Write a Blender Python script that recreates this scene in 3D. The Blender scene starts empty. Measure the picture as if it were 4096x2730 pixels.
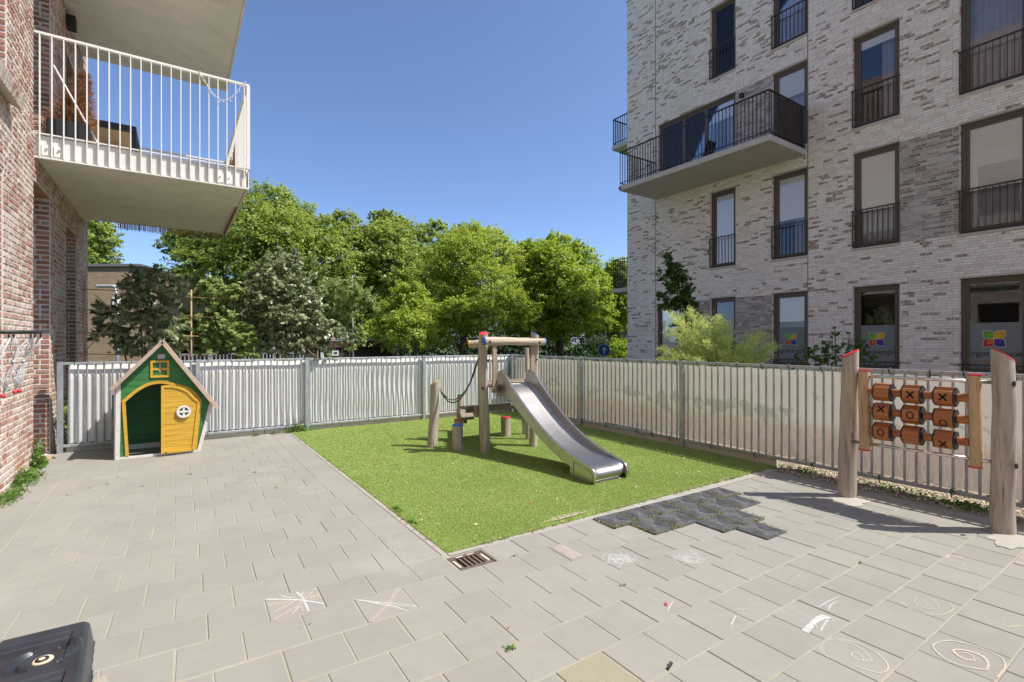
import bpy, bmesh, math, random
import numpy as np
from mathutils import Vector, Matrix
random.seed(7); rng = np.random.default_rng(11)
S = bpy.context.scene
COL = S.collection
pi = math.pi

# ---------------------------------------------------------------- camera, sky, sun, exposure
# world frame: x and y run along the joints of the paving, the photographer stands at (0, 0)
TH = 0.97728
camd = bpy.data.cameras.new('camera'); cam = bpy.data.objects.new('camera', camd); COL.objects.link(cam)
cam.location = (0, 0, 1.6); cam.rotation_euler = (pi/2, 0, -(pi/2 - TH))
camd.sensor_width = 36; camd.lens = 36*2000/4096; camd.shift_y = 0.0005
camd.clip_start = 0.05; camd.clip_end = 900
S.camera = cam
S.render.resolution_x = 1024; S.render.resolution_y = 682

SUN = Vector((0.5, -0.45, 1.0)).normalized()
elev = math.asin(SUN.z)
w = bpy.data.worlds.new('World'); S.world = w; w.use_nodes = True
nt = w.node_tree; nt.nodes.clear()
sky = nt.nodes.new('ShaderNodeTexSky'); sky.sky_type = 'NISHITA'; sky.sun_disc = False
sky.sun_elevation = elev; sky.sun_rotation = math.atan2(SUN.x, SUN.y)
sky.air_density = 0.6; sky.dust_density = 1.1; sky.ozone_density = 5.0; sky.altitude = 0
bg = nt.nodes.new('ShaderNodeBackground'); bg.inputs['Strength'].default_value = 0.135
wo = nt.nodes.new('ShaderNodeOutputWorld')
nt.links.new(sky.outputs[0], bg.inputs[0]); nt.links.new(bg.outputs[0], wo.inputs[0])
sd = bpy.data.lights.new('sun', 'SUN'); sd.energy = 3.5; sd.angle = math.radians(0.53); sd.color = (1.0, 0.955, 0.89)
so = bpy.data.objects.new('sun', sd); COL.objects.link(so)
so.rotation_euler = SUN.to_track_quat('Z', 'Y').to_euler(); so.location = (5, -5, 12)
S.view_settings.view_transform = 'Standard'; S.view_settings.look = 'None'
S.view_settings.exposure = 0.88; S.view_settings.gamma = 1; S.view_settings.use_curve_mapping = False
try:
    S.cycles.max_bounces = 8; S.cycles.transparent_max_bounces = 12
except Exception: pass

# ---------------------------------------------------------------- helpers
def P(px, py, t):
    """a point t metres in front of the camera plane (used only to work out where things stand)"""
    s, c = math.sin(TH), math.cos(TH); r = (px-2048)/2000
    return Vector((t*(r*s+c), t*(-r*c+s), 1.6 - t*(py-1367)/2000))

WM = {}
def wmat(o): return WM.get(o.name, Matrix.Identity(4))

def thing(name, label, cat, loc=(0,0,0), rz=0, group=None):
    o = bpy.data.objects.new(name, None); COL.objects.link(o)
    o.empty_display_size = 0.1
    o.location = loc; o.rotation_euler = (0,0,rz)
    WM[o.name] = Matrix.Translation(loc) @ Matrix.Rotation(rz, 4, 'Z')
    o['label'] = label; o['category'] = cat
    if group: o['group'] = group
    return o
def tag(o, label, cat, group=None):
    o['label'] = label; o['category'] = cat
    if group: o['group'] = group
    return o
def struct(o, label=None):
    o['kind'] = 'structure'
    if label: o['label'] = label
    return o
def stuff(o, label=None, cat=None):
    o['kind'] = 'stuff'
    if label: o['label'] = label
    if cat: o['category'] = cat
    return o

class MB:
    def __init__(s): s.v = []; s.f = []; s.m = []; s.a = []; s.b = []; s.rnd = 0.5; s.cls = 0.0; s.mi = 0
    def add(s, vs, fs):
        n = len(s.v); s.v += [tuple(v) for v in vs]
        for f in fs:
            s.f.append(tuple(i+n for i in f)); s.m.append(s.mi); s.a.append(s.rnd); s.b.append(s.cls)
        return s
    def box(s, x0, x1, y0, y1, z0, z1):
        if x1 < x0: x0, x1 = x1, x0
        if y1 < y0: y0, y1 = y1, y0
        if z1 < z0: z0, z1 = z1, z0
        return s.add([(x0,y0,z0),(x1,y0,z0),(x1,y1,z0),(x0,y1,z0),(x0,y0,z1),(x1,y0,z1),(x1,y1,z1),(x0,y1,z1)],
            [(0,3,2,1),(4,5,6,7),(0,1,5,4),(1,2,6,5),(2,3,7,6),(3,0,4,7)])
    def obox(s, o, a, b, c):
        """box from corner o with edge vectors a, b, c (right handed)"""
        o, a, b, c = map(Vector, (o, a, b, c))
        if a.cross(b).dot(c) < 0: a, b = b, a
        p = [o, o+a, o+a+b, o+b]; p += [q+c for q in p]
        return s.add(p, [(0,3,2,1),(4,5,6,7),(0,1,5,4),(1,2,6,5),(2,3,7,6),(3,0,4,7)])
    def beam(s, p, q, w, h, up=(0,0,1)):
        """square bar between two points"""
        p, q = Vector(p), Vector(q); d = (q-p); u = Vector(up)
        sd_ = d.normalized().cross(u)
        if sd_.length < 1e-4: sd_ = Vector((1,0,0))
        sd_.normalize(); u = sd_.cross(d.normalized())
        return s.obox(p - sd_*w/2 - u*h/2, sd_*w, d, u*h)
    def tube(s, pts, r, n=8, cap=True, wob=0.0):
        pts = [Vector(p) for p in pts]; R = r if hasattr(r, '__len__') else [r]*len(pts)
        base = len(s.v); prev = None; vs = []
        for i, p in enumerate(pts):
            d = (pts[min(i+1, len(pts)-1)] - pts[max(i-1, 0)]).normalized()
            if prev is None:
                u = d.orthogonal().normalized()
                if abs(d.z) > 0.9: u = Vector((1,0,0)) - d*d.x; u.normalize()
            else: u = (prev - d*prev.dot(d)).normalized()
            prev = u; v = d.cross(u)
            for k in range(n):
                a = 2*pi*k/n; rr = R[i]*(1 + (random.uniform(-wob, wob) if wob else 0))
                vs.append(p + (u*math.cos(a) + v*math.sin(a))*rr)
        fs = []
        for i in range(len(pts)-1):
            for k in range(n):
                a, b = i*n+k, i*n+(k+1) % n
                fs.append((a, b, b+n, a+n))
        if cap:
            fs.append(tuple(range(n-1, -1, -1))); m = (len(pts)-1)*n; fs.append(tuple(m+k for k in range(n)))
        return s.add(vs, fs)
    def prism(s, poly, d):
        """polygon (list of 3D points) extruded by the vector d"""
        d = Vector(d); P0 = [Vector(p) for p in poly]; n = len(P0)
        nor = Vector((0,0,0))
        for i in range(n): nor += P0[i].cross(P0[(i+1) % n])
        if nor.dot(d) > 0: P0.reverse()
        return s.add(P0 + [p+d for p in P0], [tuple(range(n)), tuple(range(2*n-1, n-1, -1))] + [(i, i+n, (i+1) % n + n, (i+1) % n) for i in range(n)])
    def build(s, name, mat, parent=None, smooth=False, bevel=0, seg=1, attrs=False, autosm=None):
        me = bpy.data.meshes.new(name)
        M = wmat(parent).inverted() if parent is not None else None
        vs = s.v if M is None else [M @ Vector(v) for v in s.v]
        me.from_pydata([tuple(v) for v in vs], [], s.f)
        mats = mat if isinstance(mat, (list, tuple)) else [mat]
        for m in mats: me.materials.append(m)
        if len(mats) > 1: me.polygons.foreach_set('material_index', s.m)
        if attrs:
            a = me.attributes.new('rnd', 'FLOAT', 'FACE'); a.data.foreach_set('value', s.a)
            a = me.attributes.new('cls', 'FLOAT', 'FACE'); a.data.foreach_set('value', s.b)
        if bevel:
            bm = bmesh.new(); bm.from_mesh(me)
            bmesh.ops.remove_doubles(bm, verts=bm.verts, dist=1e-5)
            ed = [e for e in bm.edges if e.is_manifold and e.calc_face_angle(0) > 0.6]
            bmesh.ops.bevel(bm, geom=ed, offset=bevel, segments=seg, profile=0.5, affect='EDGES', clamp_overlap=True)
            bm.to_mesh(me); bm.free()
        if smooth:
            me.polygons.foreach_set('use_smooth', [True]*len(me.polygons))
            if autosm:
                try: me.set_sharp_from_angle(angle=autosm)
                except Exception: pass
        me.update()
        o = bpy.data.objects.new(name, me); COL.objects.link(o)
        if parent is not None:
            o.parent = parent; WM[o.name] = wmat(parent)
        return o

def inst(name, me, parent, loc, scale=None, rz=0):
    """another object on shared mesh data, placed in world coordinates"""
    o = bpy.data.objects.new(name, me); COL.objects.link(o)
    M = wmat(parent).inverted() @ Matrix.Translation(loc) @ Matrix.Rotation(rz, 4, 'Z')
    if scale: M = M @ Matrix.Diagonal((*scale, 1))
    o.parent = parent; o.matrix_basis = M
    return o

# ---------------------------------------------------------------- node materials
class NM:
    def __init__(s, name):
        s.m = bpy.data.materials.new(name); s.m.use_nodes = True; s.t = s.m.node_tree; s.t.nodes.clear()
        s.out = s.n('OutputMaterial'); s.p = s.n('BsdfPrincipled'); s.l(s.p.outputs[0], s.out.inputs[0])
    def n(s, t, **k):
        nd = s.t.nodes.new('ShaderNode'+t)
        for a, b in k.items():
            if a in nd.bl_rna.properties: setattr(nd, a, b)
            else: nd.inputs[a].default_value = b
        return nd
    def l(s, a, b): s.t.links.new(a, b)
    def pos(s, scale=(1,1,1)):
        g = s.n('NewGeometry'); mp = s.n('Mapping'); mp.inputs['Scale'].default_value = scale
        s.l(g.outputs['Position'], mp.inputs[0]); return mp.outputs[0]
    def objc(s, scale=(1,1,1)):
        g = s.n('TexCoord'); mp = s.n('Mapping'); mp.inputs['Scale'].default_value = scale
        s.l(g.outputs['Object'], mp.inputs[0]); return mp.outputs[0]
    def noise(s, vec, scale, detail=4, rough=0.55, dist=0):
        nd = s.n('TexNoise'); nd.inputs['Scale'].default_value = scale; nd.inputs['Detail'].default_value = detail
        nd.inputs['Roughness'].default_value = rough; nd.inputs['Distortion'].default_value = dist
        s.l(vec, nd.inputs['Vector']); return nd.outputs['Fac']
    def ramp(s, fac, stops, interp='LINEAR'):
        r = s.n('ValToRGB'); r.color_ramp.interpolation = interp
        e = r.color_ramp.elements
        while len(e) < len(stops): e.new(0.5)
        for i, (p, c) in enumerate(stops):
            e[i].position = p; e[i].color = (*c, 1) if len(c) == 3 else c
        s.l(fac, r.inputs[0]); return r.outputs[0]
    def mix(s, fac, a, b, mode='MIX'):
        m = s.n('Mix', data_type='RGBA', blend_type=mode)
        for v, i in ((fac, 0), (a, 6), (b, 7)):
            if hasattr(v, 'is_linked') or hasattr(v, 'links'): s.l(v, m.inputs[i])
            elif i == 0: m.inputs[0].default_value = v
            else: m.inputs[i].default_value = (*v, 1)
        return m.outputs[2]
    def math(s, op, a, b=0.5, clamp=False):
        m = s.n('Math', operation=op); m.use_clamp = clamp
        for v, i in ((a, 0), (b, 1)):
            if hasattr(v, 'links'): s.l(v, m.inputs[i])
            else: m.inputs[i].default_value = v
        return m.outputs[0]
    def attr(s, name):
        a = s.n('Attribute'); a.attribute_name = name; return a.outputs['Fac']
    def col(s, c):
        if hasattr(c, 'links'): s.l(c, s.p.inputs['Base Color'])
        else: s.p.inputs['Base Color'].default_value = (*c, 1)
        return s
    def set(s, rough=None, metal=None, spec=None):
        if rough is not None:
            if hasattr(rough, 'links'): s.l(rough, s.p.inputs['Roughness'])
            else: s.p.inputs['Roughness'].default_value = rough
        if metal is not None: s.p.inputs['Metallic'].default_value = metal
        if spec is not None: s.p.inputs['Specular IOR Level'].default_value = spec
        return s
    def bump(s, h, strength=0.3, dist=0.01):
        b = s.n('Bump'); b.inputs['Strength'].default_value = strength; b.inputs['Distance'].default_value = dist
        s.l(h, b.inputs['Height']); s.l(b.outputs[0], s.p.inputs['Normal']); return s

def lerp3(a, b, t): return tuple(x+(y-x)*t for x, y in zip(a, b))

def simple(name, c, rough=0.6, metal=0, spec=0.5, var=0.12, scale=8, bump=0, bscale=60):
    m = NM(name); v = m.pos()
    n = m.noise(v, scale, 5)
    m.col(m.ramp(n, [(0.3, tuple(x*(1-var) for x in c)), (0.7, tuple(min(1, x*(1+var)) for x in c))]))
    m.set(rough, metal, spec)
    if bump: m.bump(m.noise(v, bscale, 5), bump, 0.004)
    return m.m

def wood(name, c1, c2, axis='z', crack=True, rough=0.75, paint=False):
    m = NM(name)
    sc = {'z': (16,16,1.3), 'x': (1.3,16,16), 'y': (16,1.3,16)}[axis]
    v = m.pos(sc)
    n = m.noise(v, 1.6, 8, 0.65, 0.5)
    c = m.ramp(n, [(0.28, c2), (0.55, lerp3(c2, c1, .7)), (0.75, c1)])
    big = m.noise(m.pos(tuple(x*0.15 for x in sc)), 2.5, 4)
    c = m.mix(m.ramp(big, [(0.35, (0,0,0)), (0.7, (0.45,)*3)]), c, tuple(x*0.72 for x in c1))
    if crack:
        k = m.noise(m.pos(tuple(x*(2.2 if x > 2 else .7) for x in sc)), 1.1, 3, .5, .2)
        c = m.mix(m.ramp(k, [(0.30, (0.75,)*3), (0.36, (0,0,0))]), c, tuple(x*0.3 for x in c2))
    m.col(c); m.set(rough, 0, 0.3 if not paint else 0.45); m.bump(n, 0.35, 0.006)
    return m.m

def leafmat(name, dark, light, trans=0.35, rough=0.45, tint=None):
    m = NM(name); r = m.attr('rnd')
    stops = [(0.0, dark), (0.6, lerp3(dark, light, .55)), (1.0, light)]
    c = m.ramp(r, stops)
    m.col(c); m.set(rough, 0, 0.4)
    tr = m.n('BsdfTranslucent'); m.l(m.mix(0.5, c, tuple(min(1, x*1.5) for x in light)), tr.inputs[0])
    mx = m.n('MixShader'); mx.inputs[0].default_value = trans
    m.l(m.p.outputs[0], mx.inputs[1]); m.l(tr.outputs[0], mx.inputs[2]); m.l(mx.outputs[0], m.out.inputs[0])
    return m.m

M = {}
# paving: grey concrete tiles, each a slightly different tone
def paver():
    m = NM('paving_concrete'); v = m.pos(); r = m.attr('rnd')
    base = m.ramp(r, [(0, (.250,.240,.208)), (.5, (.262,.252,.219)), (1, (.280,.267,.232))])
    fine = m.noise(v, 260, 4, .7)
    c = m.mix(m.ramp(fine, [(.3, (.55,)*3), (.5, (0,0,0))]), base, (.22,.21,.19))
    c = m.mix(m.ramp(fine, [(.62, (0,0,0)), (.74, (.6,)*3)]), c, (.48,.46,.41))
    blot = m.noise(v, 2.1, 5, .6)
    c = m.mix(m.ramp(blot, [(.35, (0,0,0)), (.75, (.32,)*3)]), c, (.315,.295,.25))
    b2 = m.noise(v, 5.5, 6, .65)
    c = m.mix(m.ramp(b2, [(.50, (0,0,0)), (.75, (.4,)*3)]), c, (.205,.20,.178))
    st = m.noise(v, .9, 6, .7, .8)
    c = m.mix(m.ramp(st, [(.56, (0,0,0)), (.66, (.28,)*3)]), c, (.36,.345,.30))
    sp_ = m.noise(v, 38, 3, .6)
    c = m.mix(m.ramp(sp_, [(.73, (0,0,0)), (.77, (.45,)*3)]), c, (.13,.12,.10))
    m.col(c); m.set(.85, 0, .25); m.bump(fine, .35, .002); return m.m
M['paver'] = paver()
def sandm():
    m = NM('joint_sand'); v = m.pos()
    n = m.noise(v, 220, 5, .7); b = m.noise(v, 3, 4)
    c = m.ramp(n, [(.3, (.22,.19,.14)), (.5, (.37,.335,.265)), (.7, (.46,.42,.335))])
    c = m.mix(m.ramp(b, [(.35, (.5,)*3), (.6, (0,0,0))]), c, (.3,.26,.19))
    m.col(c); m.set(.95, 0, .1); m.bump(n, .6, .004); return m.m
M['sand'] = sandm()
def turfbase():
    m = NM('turf_backing'); n = m.noise(m.pos(), 90, 4, .7)
    m.col(m.ramp(n, [(.3, (.12,.20,.03)), (.7, (.26,.38,.07))])); m.set(.9, 0, .1); return m.m
M['turfbase'] = turfbase()
def blade():
    m = NM('turf_blades'); r = m.attr('rnd'); v = m.pos()
    c = m.ramp(r, [(0, (.20,.29,.05)), (.35, (.32,.44,.095)), (.75, (.42,.53,.155)), (1, (.55,.60,.30))])
    b = m.noise(v, 1.1, 5, .6)
    c = m.mix(m.ramp(b, [(.35, (0,0,0)), (.7, (.42,)*3)]), c, (.52,.60,.19))
    c = m.mix(m.ramp(m.noise(v, 3.2, 5, .6), [(.5, (0,0,0)), (.75, (.35,)*3)]), c, (.24,.36,.07))
    m.col(c); m.set(.5, 0, .35)
    tr = m.n('BsdfTranslucent'); m.l(c, tr.inputs[0]); mx = m.n('MixShader'); mx.inputs[0].default_value = .3
    m.l(m.p.outputs[0], mx.inputs[1]); m.l(tr.outputs[0], mx.inputs[2]); m.l(mx.outputs[0], m.out.inputs[0]); return m.m
M['blade'] = blade()

def redbrick():
    m = NM('red_brick'); v = m.pos(); r = m.attr('rnd'); cl = m.attr('cls')
    c = m.ramp(r, [(0, (.24,.10,.07)), (.3, (.36,.13,.085)), (.6, (.44,.18,.12)), (.85, (.42,.22,.16)), (1, (.40,.27,.21))])
    n = m.noise(v, 30, 6, .7)
    c = m.mix(m.ramp(n, [(.35, (.4,)*3), (.6, (0,0,0))]), c, (.18,.08,.06))
    wsh = m.noise(v, 21, 6, .72, .6); big = m.noise(v, 1.3, 3)
    f = m.math('ADD', m.math('MULTIPLY', wsh, .75), m.math('ADD', m.math('MULTIPLY', big, .28), m.math('MULTIPLY', cl, .085)))
    c = m.mix(m.ramp(f, [(.50, (.08,)*3), (.585, (.82,)*3)]), c, (.66,.60,.53))
    m.col(c); m.set(.9, 0, .2); m.bump(m.math('ADD', n, wsh), .7, .008); return m.m
M['redbrick'] = redbrick()
def mortar(name, c, k=25):
    m = NM(name); v = m.pos(); n = m.noise(v, k, 7, .7)
    m.col(m.ramp(n, [(.3, tuple(x*.72 for x in c)), (.6, c)])); m.set(.95, 0, .15); m.bump(n, .7, .01); return m.m
M['mortar'] = mortar('lime_mortar', (.68,.63,.56)); M['mortar_white'] = mortar('pale_mortar', (.66,.61,.54), 14)
def whitebrick():
    m = NM('whitewashed_brick'); v = m.pos(); r = m.attr('rnd'); cl = m.attr('cls')
    c = m.ramp(r, [(0, (.76,.665,.545)), (.4, (.88,.80,.695)), (1, (.94,.88,.775))])
    n = m.noise(m.pos((1,1,2.2)), 9, 6, .7, .4)
    c = m.mix(m.ramp(n, [(.58, (0,0,0)), (.8, (.4,)*3)]), c, (.66,.60,.52))
    # cls 1: brown bricks left unpainted, cls .5: grey brown panel bricks
    brn = m.ramp(m.noise(v, 22, 6, .7), [(.3, (.15,.09,.05)), (.55, (.29,.19,.11)), (.7, (.42,.31,.21))])
    wipe = m.ramp(m.noise(m.pos((1,1,2.5)), 16, 5, .7, .5), [(.47, (1,1,1)), (.60, (.10,)*3)])
    c1 = m.mix(m.math('MULTIPLY', wipe, m.math('GREATER_THAN', cl, .75)), c, brn)
    gry = m.ramp(r, [(0, (.15,.11,.08)), (.35, (.30,.25,.20)), (.7, (.44,.38,.32)), (1, (.58,.52,.45))])
    gry = m.mix(m.ramp(m.noise(v, 18, 5, .7), [(.45, (0,0,0)), (.7, (.5,)*3)]), gry, (.66,.62,.58))
    sel = m.math('MULTIPLY', m.math('GREATER_THAN', cl, .25), m.math('LESS_THAN', cl, .75))
    c2 = m.mix(sel, c1, gry)
    st = m.noise(m.pos((1,1,.35)), .9, 4, .6)
    c2 = m.mix(m.ramp(st, [(.35, (0,0,0)), (.75, (.14,)*3)]), c2, (.55,.51,.45))
    m.col(c2); m.set(.85, 0, .2); m.bump(n, .5, .006); return m.m
M['whitebrick'] = whitebrick()
def farbrick(name, c1, c2, mo, sc=1.0):
    m = NM(name); g = m.n('NewGeometry'); sp = m.n('SeparateXYZ'); m.l(g.outputs['Position'], sp.inputs[0])
    cb = m.n('CombineXYZ'); m.l(m.math('ADD', sp.outputs[0], sp.outputs[1]), cb.inputs[0]); m.l(sp.outputs[2], cb.inputs[1])
    b = m.n('TexBrick'); m.l(cb.outputs[0], b.inputs['Vector']); b.inputs['Scale'].default_value = 1
    b.inputs['Brick Width'].default_value = .22*sc; b.inputs['Row Height'].default_value = .07*sc; b.inputs['Mortar Size'].default_value = .008*sc
    b.inputs['Color1'].default_value = (*c1,1); b.inputs['Color2'].default_value = (*c2,1); b.inputs['Mortar'].default_value = (*mo,1)
    n = m.noise(g.outputs['Position'], .8, 5)
    c = m.mix(m.ramp(n, [(.35, (0,0,0)), (.7, (.25,)*3)]), b.outputs[0], tuple(x*.6 for x in c1))
    m.col(c); m.set(.9, 0, .2); m.bump(b.outputs['Fac'], -.3, .004); return m.m
M['tanbrick'] = farbrick('tan_brick', (.235,.165,.10), (.31,.23,.15), (.26,.22,.17))  # brick tones lowered to stand in for the trees' shade on the house
M['redfar'] = farbrick('red_brick_wall', (.36,.17,.12), (.46,.30,.23), (.62,.57,.5))
M['yellowbrick'] = farbrick('yellow_brick', (.55,.40,.22), (.62,.46,.27), (.5,.42,.3))
def concrete(name, c, st=.35):
    m = NM(name); v = m.pos(); n = m.noise(v, 3, 6, .65); f = m.noise(v, 80, 5, .7); sp = m.noise(v, 1.3, 3, .5)
    cc = m.ramp(n, [(.3, tuple(x*.82 for x in c)), (.7, c)])
    cc = m.mix(m.ramp(f, [(.28, (.5,)*3), (.42, (0,0,0))]), cc, tuple(x*.6 for x in c))
    cc = m.mix(m.ramp(m.noise(m.pos((1,2.6,1)), 2.2, 2, .4), [(.72, (0,0,0)), (.80, (st,)*3)]), cc, (.22,.17,.12))
    m.col(cc); m.set(.85, 0, .2); m.bump(f, .2, .002); return m.m
M['concrete'] = concrete('concrete_slab', (.78,.74,.67)); M['concrete2'] = concrete('grey_concrete', (.62,.58,.51))
M['beamconc'] = concrete('pale_concrete', (.74,.71,.66), .15)
M['plinth'] = concrete('plinth_concrete', (.62,.57,.48), .4); M['footing'] = concrete('footing_concrete', (.42,.395,.34), .6)
M['kerb'] = concrete('kerb_concrete', (.37,.345,.30), .3)
def galva():
    m = NM('galvanised_steel'); v = m.pos(); vo = m.n('TexVoronoi'); vo.inputs['Scale'].default_value = 55; m.l(v, vo.inputs['Vector'])
    n = m.noise(m.pos((1,1,.25)), 22, 5, .7)
    c = m.ramp(n, [(.25, (.25,.265,.27)), (.5, (.40,.42,.43)), (.75, (.56,.58,.59))])
    c = m.mix(.25, c, vo.outputs['Color'], 'SOFT_LIGHT')
    m.col(c); m.set(m.ramp(n, [(.3, (.62,)*3), (.7, (.42,)*3)]), .55, .5); m.bump(n, .15, .002); return m.m
M['galva'] = galva()
def steel(name='brushed_steel', rough=.36, c=(.50,.485,.47), sc=(30,1.5,30)):
    m = NM(name); n = m.noise(m.pos(sc), 5, 6, .7); b = m.noise(m.pos(), 3.2, 5, .6)
    cc = m.mix(m.ramp(b, [(.4, (0,0,0)), (.7, (.55,)*3)]), c, tuple(x*.68 for x in c))
    sp = m.noise(m.pos((60,6,60)), 2.4, 4, .6)
    cc = m.mix(m.ramp(sp, [(.66, (0,0,0)), (.74, (.45,)*3)]), cc, (.78,.72,.6))
    m.col(cc); m.set(m.ramp(n, [(.3, (rough*.7,)*3), (.7, (rough*1.4,)*3)]), 1.0, .5); m.bump(n, .06, .001)
    return m.m
M['steel'] = steel(); M['steelrim'] = steel('polished_steel', .16, (.72,.70,.67))
M['logwood'] = wood('weathered_log', (.54,.47,.375), (.22,.17,.12), 'z')
M['loggame'] = wood('silver_weathered_log', (.52,.46,.38), (.21,.165,.12), 'z')
M['loghor'] = wood('weathered_log_lengthwise', (.56,.48,.38), (.33,.25,.17), 'x')
M['plankwood'] = wood('weathered_plank', (.33,.27,.20), (.18,.13,.09), 'x')
M['plankz'] = wood('pale_upright_plank', (.42,.31,.22), (.25,.17,.11), 'z')
M['palewood'] = wood('pale_new_wood', (.60,.44,.27), (.40,.26,.14), 'z')
M['roofwood'] = wood('bare_roof_wood', (.52,.40,.31), (.36,.26,.19), 'x', crack=False)
M['orangewood'] = wood('oiled_hardwood', (.50,.19,.06), (.26,.075,.025), 'y', rough=.38, paint=True)
M['greenwood'] = wood('green_stained_wood', (.05,.21,.055), (.022,.12,.03), 'x', crack=False, rough=.6, paint=True)
M['yellowwood'] = wood('yellow_stained_wood', (.66,.40,.04), (.44,.24,.02), 'x', crack=False, rough=.55, paint=True)
M['whitewood'] = wood('whitewashed_wood', (.72,.68,.63), (.58,.53,.47), 'z', crack=False, rough=.6, paint=True)
M['bamboo'] = wood('bamboo_cane', (.48,.33,.18), (.30,.19,.10), 'z', crack=False)
M['red'] = simple('red_rubber', (.55,.03,.035), .5); M['blue'] = simple('blue_rubber', (.02,.13,.50), .5)
M['yellow'] = simple('yellow_rubber', (.80,.44,.01), .5); M['green'] = simple('green_rubber', (.02,.2,.08), .5)
M['black'] = simple('black_plastic', (.018,.018,.02), .45, bump=.1); M['blackmat'] = simple('black_letter', (.012,.01,.01), .7)
M['rubbermat'] = simple('rubber_mat', (.105,.107,.112), .9, var=.4, scale=9, bump=.5, bscale=160)
M['tub'] = simple('dark_moulded_plastic', (.028,.031,.038), .34, var=.3, scale=5, bump=.12, bscale=220)
M['whitepaint'] = simple('white_painted_steel', (.74,.72,.66), .45, var=.03)
M['brown'] = simple('bronze_window_frame', (.125,.095,.068), .45, .2, var=.08)
M['rail'] = simple('dark_bronze_steel', (.06,.048,.04), .5, .3, var=.08)
M['sill'] = simple('pale_stone_sill', (.55,.51,.43), .7)
M['iron'] = simple('rusty_cast_iron', (.16,.115,.09), .7, .4, var=.35, scale=30, bump=.3)
M['rope'] = simple('grey_white_rope', (.5,.5,.5), .9, var=.3, scale=90); M['cable'] = simple('black_wire_rope', (.035,.035,.04), .6, var=.5, scale=200, bump=.5, bscale=300)
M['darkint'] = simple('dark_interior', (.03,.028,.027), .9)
M['blind'] = simple('grey_roller_blind', (.88,.89,.86), .8, var=.03); M['curtain'] = simple('grey_curtain', (.42,.43,.47), .9, var=.1)
M['stickerpane'] = simple('frosted_film', (.19,.21,.195), .4, var=.05)
M['soil'] = simple('garden_soil', (.22,.175,.12), .95, var=.4, scale=12, bump=.8, bscale=40)
M['asphalt'] = simple('asphalt', (.055,.055,.057), .9, var=.15, scale=3, bump=.3)
M['lawn'] = simple('rough_grass', (.06,.10,.025), .95, var=.4, scale=3)
M['drysand'] = simple('spilled_sand', (.58,.49,.36), .95, var=.2, scale=60, bump=.6, bscale=200)
M['bark'] = wood('tree_bark', (.16,.125,.09), (.07,.055,.04), 'z')
M['reed'] = wood('brown_reed', (.38,.24,.12), (.18,.10,.05), 'z')
M['conifer'] = leafmat('dead_conifer_needles', (.17,.075,.03), (.42,.21,.09), .15, .8)
def glass(name, tint=(1,1,1), refl=1.0):
    m = NM(name); m.t.nodes.remove(m.p)
    g = m.n('BsdfGlossy'); g.inputs['Roughness'].default_value = .015; g.inputs['Color'].default_value = (.95*refl,.97*refl,1*refl,1)
    tr = m.n('BsdfTransparent'); tr.inputs[0].default_value = (*tint, 1)
    fr = m.n('Fresnel'); fr.inputs[0].default_value = 1.55
    nz = m.noise(m.pos(), .9, 2); bp = m.n('Bump'); bp.inputs['Strength'].default_value = .012; bp.inputs['Distance'].default_value = .03
    m.l(nz, bp.inputs['Height']); m.l(bp.outputs[0], g.inputs['Normal'])
    mx = m.n('MixShader'); m.l(fr.outputs[0], mx.inputs[0]); m.l(tr.outputs[0], mx.inputs[1]); m.l(g.outputs[0], mx.inputs[2])
    m.l(mx.outputs[0], m.out.inputs[0]); return m.m
M['glass'] = glass('window_glass', (.97,.98,.99))
def cloth(name, c1, c2, trans, zgrad=None):
    m = NM(name); v = m.pos(); n = m.noise(v, 3, 4)
    c = m.ramp(n, [(.35, c1), (.7, c2)])
    if zgrad:
        g = m.n('NewGeometry'); sp = m.n('SeparateXYZ'); m.l(g.outputs['Position'], sp.inputs[0])
        z = m.math('ADD', sp.outputs[2], m.math('MULTIPLY', m.noise(v, 1.2, 5), .1))
        f = m.n('MapRange'); m.l(z, f.inputs[0]); f.inputs[1].default_value = zgrad[0]; f.inputs[2].default_value = zgrad[0]+.012
        c = m.mix(f.outputs[0], c, zgrad[1])
    tr = m.n('BsdfTranslucent'); m.l(c, tr.inputs[0]); m.col(c); m.set(.75, 0, .25)
    mx = m.n('MixShader'); mx.inputs[0].default_value = trans
    m.l(m.p.outputs[0], mx.inputs[1]); m.l(tr.outputs[0], mx.inputs[2]); m.l(mx.outputs[0], m.out.inputs[0]); return m.m
M['sheetback'] = cloth('pale_grey_sheet', (.82,.80,.755), (.88,.86,.82), .18)
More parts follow.
